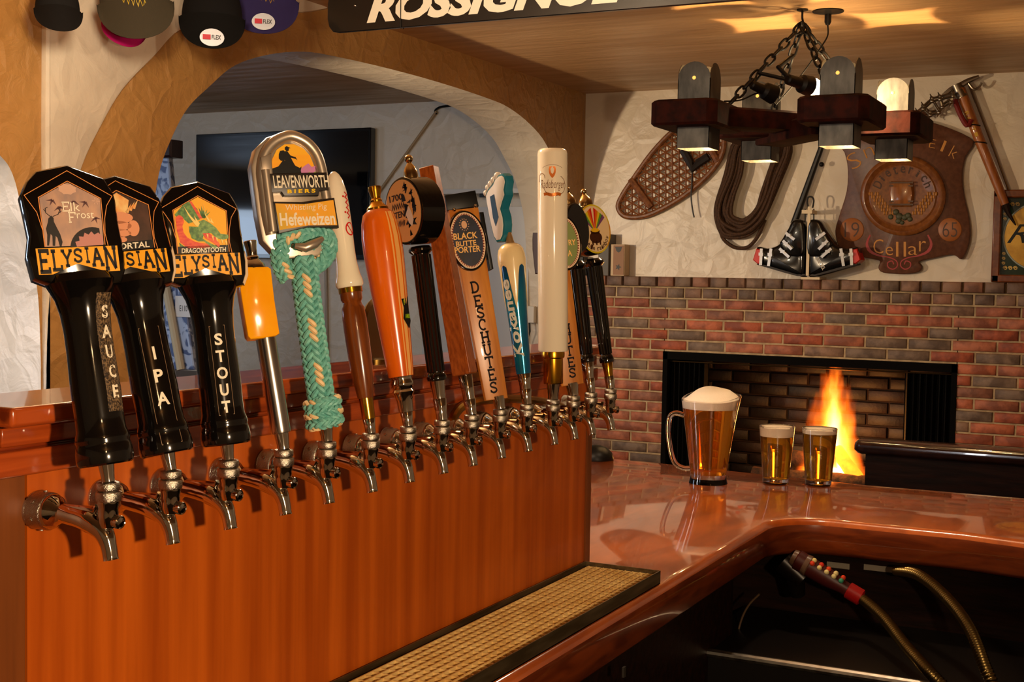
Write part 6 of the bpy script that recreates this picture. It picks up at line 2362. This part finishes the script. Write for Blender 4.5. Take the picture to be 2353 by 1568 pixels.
def chain(a, b2, r=.0045, lk=.05):
    a, b2 = V(a), V(b2)
    L_ = (b2 - a).length
    n_ = max(int(L_ / (lk * .78)), 2)
    d = (b2 - a).normalized()
    u = d.orthogonal().normalized()
    w2_ = d.cross(u)
    mb_ = MB()
    for k in range(n_):
        c_ = a + (b2 - a) * ((k + .5) / n_)
        e_ = (u if k % 2 else w2_)
        pts_ = []
        for i in range(16):
            t2 = 2 * pi * i / 16
            lx = lk * .5 * (abs(cos(t2)) ** .7) * (1 if cos(t2) > 0 else -1)
            pts_.append(tuple(c_ + d * lx + e_ * (lk * .26 * sin(t2))))
        mb_.tube(pts_, r, 6, closed=True)
    return mb_


hk = (0, 0, -.055)
mb = MB().lathe([(.02, 0), (.02, -.005), (.006, -.008)], 16)
mb.tube(smooth([(0, 0, -.005), (0, 0, -.03), (.012, .0, -.045), (0, 0, -.06), (-.012, 0, -.045)], 4), .004, 8)
mb.build('ceiling_hook', IRON, ch)
for key, tgt in (('A', (-.22, .19)), ('B', (-.16, -.16)), ('C', (.14, .14)), ('D', (.2, -.2))):
    chain((0, 0, -.055), (tgt[0], tgt[1], zt_ + .004)).build('chain', IRON, ch)
# the wire and the clip lamp among the chains
cn = at(1903, 25, 2, ZC)
cnr = (cn.x - chc.x, cn.y - chc.y)
mb = MB().lathe([(.055, 0), (.055, -.004), (.02, -.010), (.012, -.012), (.012, -.04), (.007, -.05), (0, -.05)], 24, M=Matrix.Translation((cnr[0], cnr[1], 0)))
mb.build('canopy', IRON, ch)
mb = MB().tube(smooth([(cnr[0], cnr[1], -.05), (cnr[0], cnr[1], -.09), (cnr[0] - .03, cnr[1] + .02, -.14), (.02, -.02, -.2), (-.02, .02, -.27), (-.1, .06, zt_ + .01)], 6), .003, 6)
mb.tube(smooth([(-.1, .06, zt_ + .01), (-.14, .1, zt_ + .05), (-.19, .16, zt_ + .02), (-.25, .2, zt_ + .01)], 6), .003, 6)
mb.build('wire', IRON, ch)
lampd = at(1866, 200, 0, 4.62)
lr = (lampd.x - chc.x, lampd.y - chc.y, lampd.z - chc.z)
tq = V((lr[0], lr[1], lr[2]))
aim = V((.70, -.45, -.12)).normalized()
Rl = aim.to_track_quat('Z', 'Y').to_matrix().to_4x4()
mb = MB().lathe([(.012, -.12), (.018, -.115), (.020, -.06), (.032, -.05), (.036, -.012), (.030, -.010), (.02, -.03)], 20, M=Matrix.Translation(tq) @ Rl)
mb.tube([tuple(tq - aim * .10), tuple(tq - aim * .10 + V((.01, .05, .05))), (0.0, .03, tq.z + .12)], .008, 8)
mb.build('clip_lamp', IRON, ch)
MB().ball(tuple(tq + aim * .008), .032, 14).build('bulb', mat('clip_bulb', (255, 226, 170), .3, emis=40), ch)
light('clip_lamp_light', 'SPOT', tuple(chc + tq + aim * .065), 60.0, (1, .70, .36), .02, look=(4.80, .93, 2.25), spot=80, blend=.6)
light('clip_lamp_light', 'POINT', tuple(chc + tq + aim * .065), 6.0, (1, .70, .36), .02)
lr2 = tq + V((-.06, .12, -.03))
aim2 = V((.6, -.5, -.25)).normalized()
mb = MB().lathe([(.012, -.10), (.016, -.095), (.018, -.05), (.030, -.04), (.034, 0), (.028, -.002), (.02, -.02), (0, -.02)], 20, M=Matrix.Translation(lr2) @ aim2.to_track_quat('Z', 'Y').to_matrix().to_4x4())
mb.tube([tuple(lr2 - aim2 * .09), tuple(lr2 - aim2 * .05 + V((0, .02, .06))), tuple(tq - aim * .1)], .007, 8)
mb.build('clip_lamp', IRON, ch)

# ------------------------------------------------------------------ under the bar
XG = 3.10
gp = lambda x, y, xx=XG: tuple(at(x, y, 0, xx))
gun = thing('soda_gun', 'red soda gun with small coloured buttons hanging in its holster under the bar', 'soda gun')
GB = mat('gun_body', (60, 14, 10), .4)
a, b2 = V(gp(1828, 1284)), V(gp(1978, 1374))
d = (b2 - a).normalized()
up2 = V((0, 0, 1))
sd = d.cross(V((1, 0, 0))).normalized()
sd = sd if sd.z > 0 else -sd
mb = MB()
secs = [(0, .020), (.03, .026), (.5, .024), (.72, .017), (1.0, .017)]
mb.loops([[a + (b2 - a) * t2 + sd * (h2 * cos(q2)) + V((1, 0, 0)) * (h2 * .8 * sin(q2)) for q2 in [2 * pi * i / 12 for i in range(12)]] for t2, h2 in secs])
mb.build('body', GB, gun)
nb = a + (b2 - a) * .03
mb = MB().loops([[a + (b2 - a) * t2 + sd * (h2 * cos(q2)) + V((1, 0, 0)) * (h2 * .8 * sin(q2)) for q2 in [2 * pi * i / 12 for i in range(12)]] for t2, h2 in ((-.05, .019), (.0, .022), (.2, .0272), (.22, .024))])
mb.build('nozzle', mat('gun_nozzle', (90, 66, 50), .3), gun)
mb = MB().loops([[a + (b2 - a) * t2 + sd * (h2 * cos(q2)) + V((1, 0, 0)) * (h2 * .8 * sin(q2)) for q2 in [2 * pi * i / 12 for i in range(12)]] for t2, h2 in ((.8, .018), (.81, .021), (1.0, .021), (1.02, .016))])
mb.build('red_collar', mat('gun_red', (140, 14, 12), .35), gun)
cols = [flat(206, 60, 30), flat(214, 196, 130), flat(214, 196, 130), flat(200, 50, 30), flat(216, 200, 140), flat(206, 70, 30), flat(216, 200, 140), flat(216, 200, 140), flat(60, 140, 110), flat(206, 60, 30)]
for k in range(10):
    t2 = .24 + .055 * (k // 2) * 2
    c_ = a + (b2 - a) * t2 + sd * (.0225 if k % 2 else .016) + V((1, 0, 0)) * (-.017 if k % 2 == 0 else -.008)
    MB().ball(tuple(c_), .0062, 10).build('button', cols[k], gun)
hs_ = thing('gun_holster', 'dark holster under the bar into which the soda gun rests', 'holster')
hb = V(gp(1815, 1305, XG))
mb = MB().tube([tuple(hb + V((.02, .02, .01))), tuple(hb + V((.02, -.03, -.03)))], [.03, .026], 16)
mb.tube([tuple(hb + V((.02, -.01, -.03))), tuple(hb + V((.04, -.01, -.07)))], [.022, .02], 14)
mb.tube([tuple(hb + V((.04, 0, .0))), (3.16, hb.y, .955)], .008, 8)
mb.build('cup', mat('holster_black', (22, 16, 13), .3, .3), hs_)
HOSE = mat('hose_steel', (120, 102, 62), .3, 1.0)


def ribbed(pts, r, pitch, name, label, cat, group=None):
    P = smooth(pts, 24)
    rs_ = []
    acc = 0
    for i, p in enumerate(P):
        if i:
            acc += (V(P[i]) - V(P[i - 1])).length
        rs_.append(acc)
    N_ = int(acc / pitch * 4)
    Q, R_ = [], []
    j = 0
    for k in range(N_ + 1):
        s2 = acc * k / N_
        while j < len(rs_) - 2 and rs_[j + 1] < s2:
            j += 1
        f2 = (s2 - rs_[j]) / max(rs_[j + 1] - rs_[j], 1e-9)
        Q.append(V(P[j]).lerp(V(P[j + 1]), f2))
        R_.append(r * (1.0, 1.1, 1.0, .84)[k % 4])
    o_ = MB().tube(Q, R_, 12).build(name, HOSE, ang=60)
    return tag(o_, label, cat, group)


ribbed([gp(1981, 1376), gp(2030, 1420, 3.02), gp(2085, 1490, 2.9), gp(2150, 1560, 2.79), gp(2230, 1640, 2.77), gp(2300, 1800, 2.77)], .0125, .0075, 'hose', 'ribbed metal hose running down from the soda gun', 'hose')
ribbed([gp(2060, 1312, 3.2), gp(2110, 1322, 3.12), gp(2170, 1370, 3.02), gp(2225, 1440, 2.9), gp(2262, 1530, 2.8), gp(2285, 1600, 2.77), gp(2300, 1800, 2.77)], .0125, .0075, 'hose', 'ribbed metal hose arching down at the right under the bar', 'hose')
o = MB().tube(smooth([gp(1745, 1366, 3.05), gp(1720, 1392, 3.05), gp(1702, 1430, 3.05), gp(1690, 1490, 3.05), gp(1683, 1570, 3.05), gp(1680, 1640, 3.05)], 5), .0026, 8).build('cable', mat('cable_grey', (90, 70, 50), .3))
tag(o, 'thin cable hanging down in the dark under the bar', 'cable')
for x0, x1, y, lab in ((1985, 2061, 1303, 'pale label strip on the cabinet under the bar, nearer the hose'), (1900, 1952, 1297, 'pale label strip under the bar behind the soda gun')):
    p, q = at(x0, y, 0, 3.296), at(x1, y, 0, 3.296)
    tag(MB().box((3.297, (p.y + q.y) / 2, p.z), (.004, p.y - q.y, .014)).build('label_strip', flat(150, 140, 124)), lab, 'label')
# steel counter below and chrome bowl by the bar edge
sk = thing('steel_sink', 'dark steel work counter low under the far leg of the bar', 'work counter', (2.98, .2, 0))
zt2 = at(1900, 1532, 0, 2.85).z
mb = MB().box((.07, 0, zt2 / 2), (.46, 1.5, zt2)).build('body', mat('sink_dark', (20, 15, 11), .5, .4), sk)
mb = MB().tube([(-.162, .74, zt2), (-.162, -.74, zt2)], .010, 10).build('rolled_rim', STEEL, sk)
b = at(1478, 1602, 1, 0.70)
bo = thing('chrome_bowl', 'round chrome bowl rim just showing below the bar edge', 'bowl', (b.x, .66, b.z - .10))
s_ = depth(b) / FPX
MB().lathe([(.02, 0), (.05, .01), (64 * s_, .09), (66 * s_, .10), (62 * s_, .10), (.046, .016), (0, .014)], 36).build('shell', CHROME, bo)
MB().lathe([(.012, -(b.z - .10)), (.012, .004)], 12).build('stand', STEEL, bo)
p = at(1435, 1545, 1, .8255)
tag(MB().box((p.x, .8265, p.z), (.010, .004, .018)).build('metal_tag', STEEL), 'tiny metal tag fixed on the bar edge', 'tag')
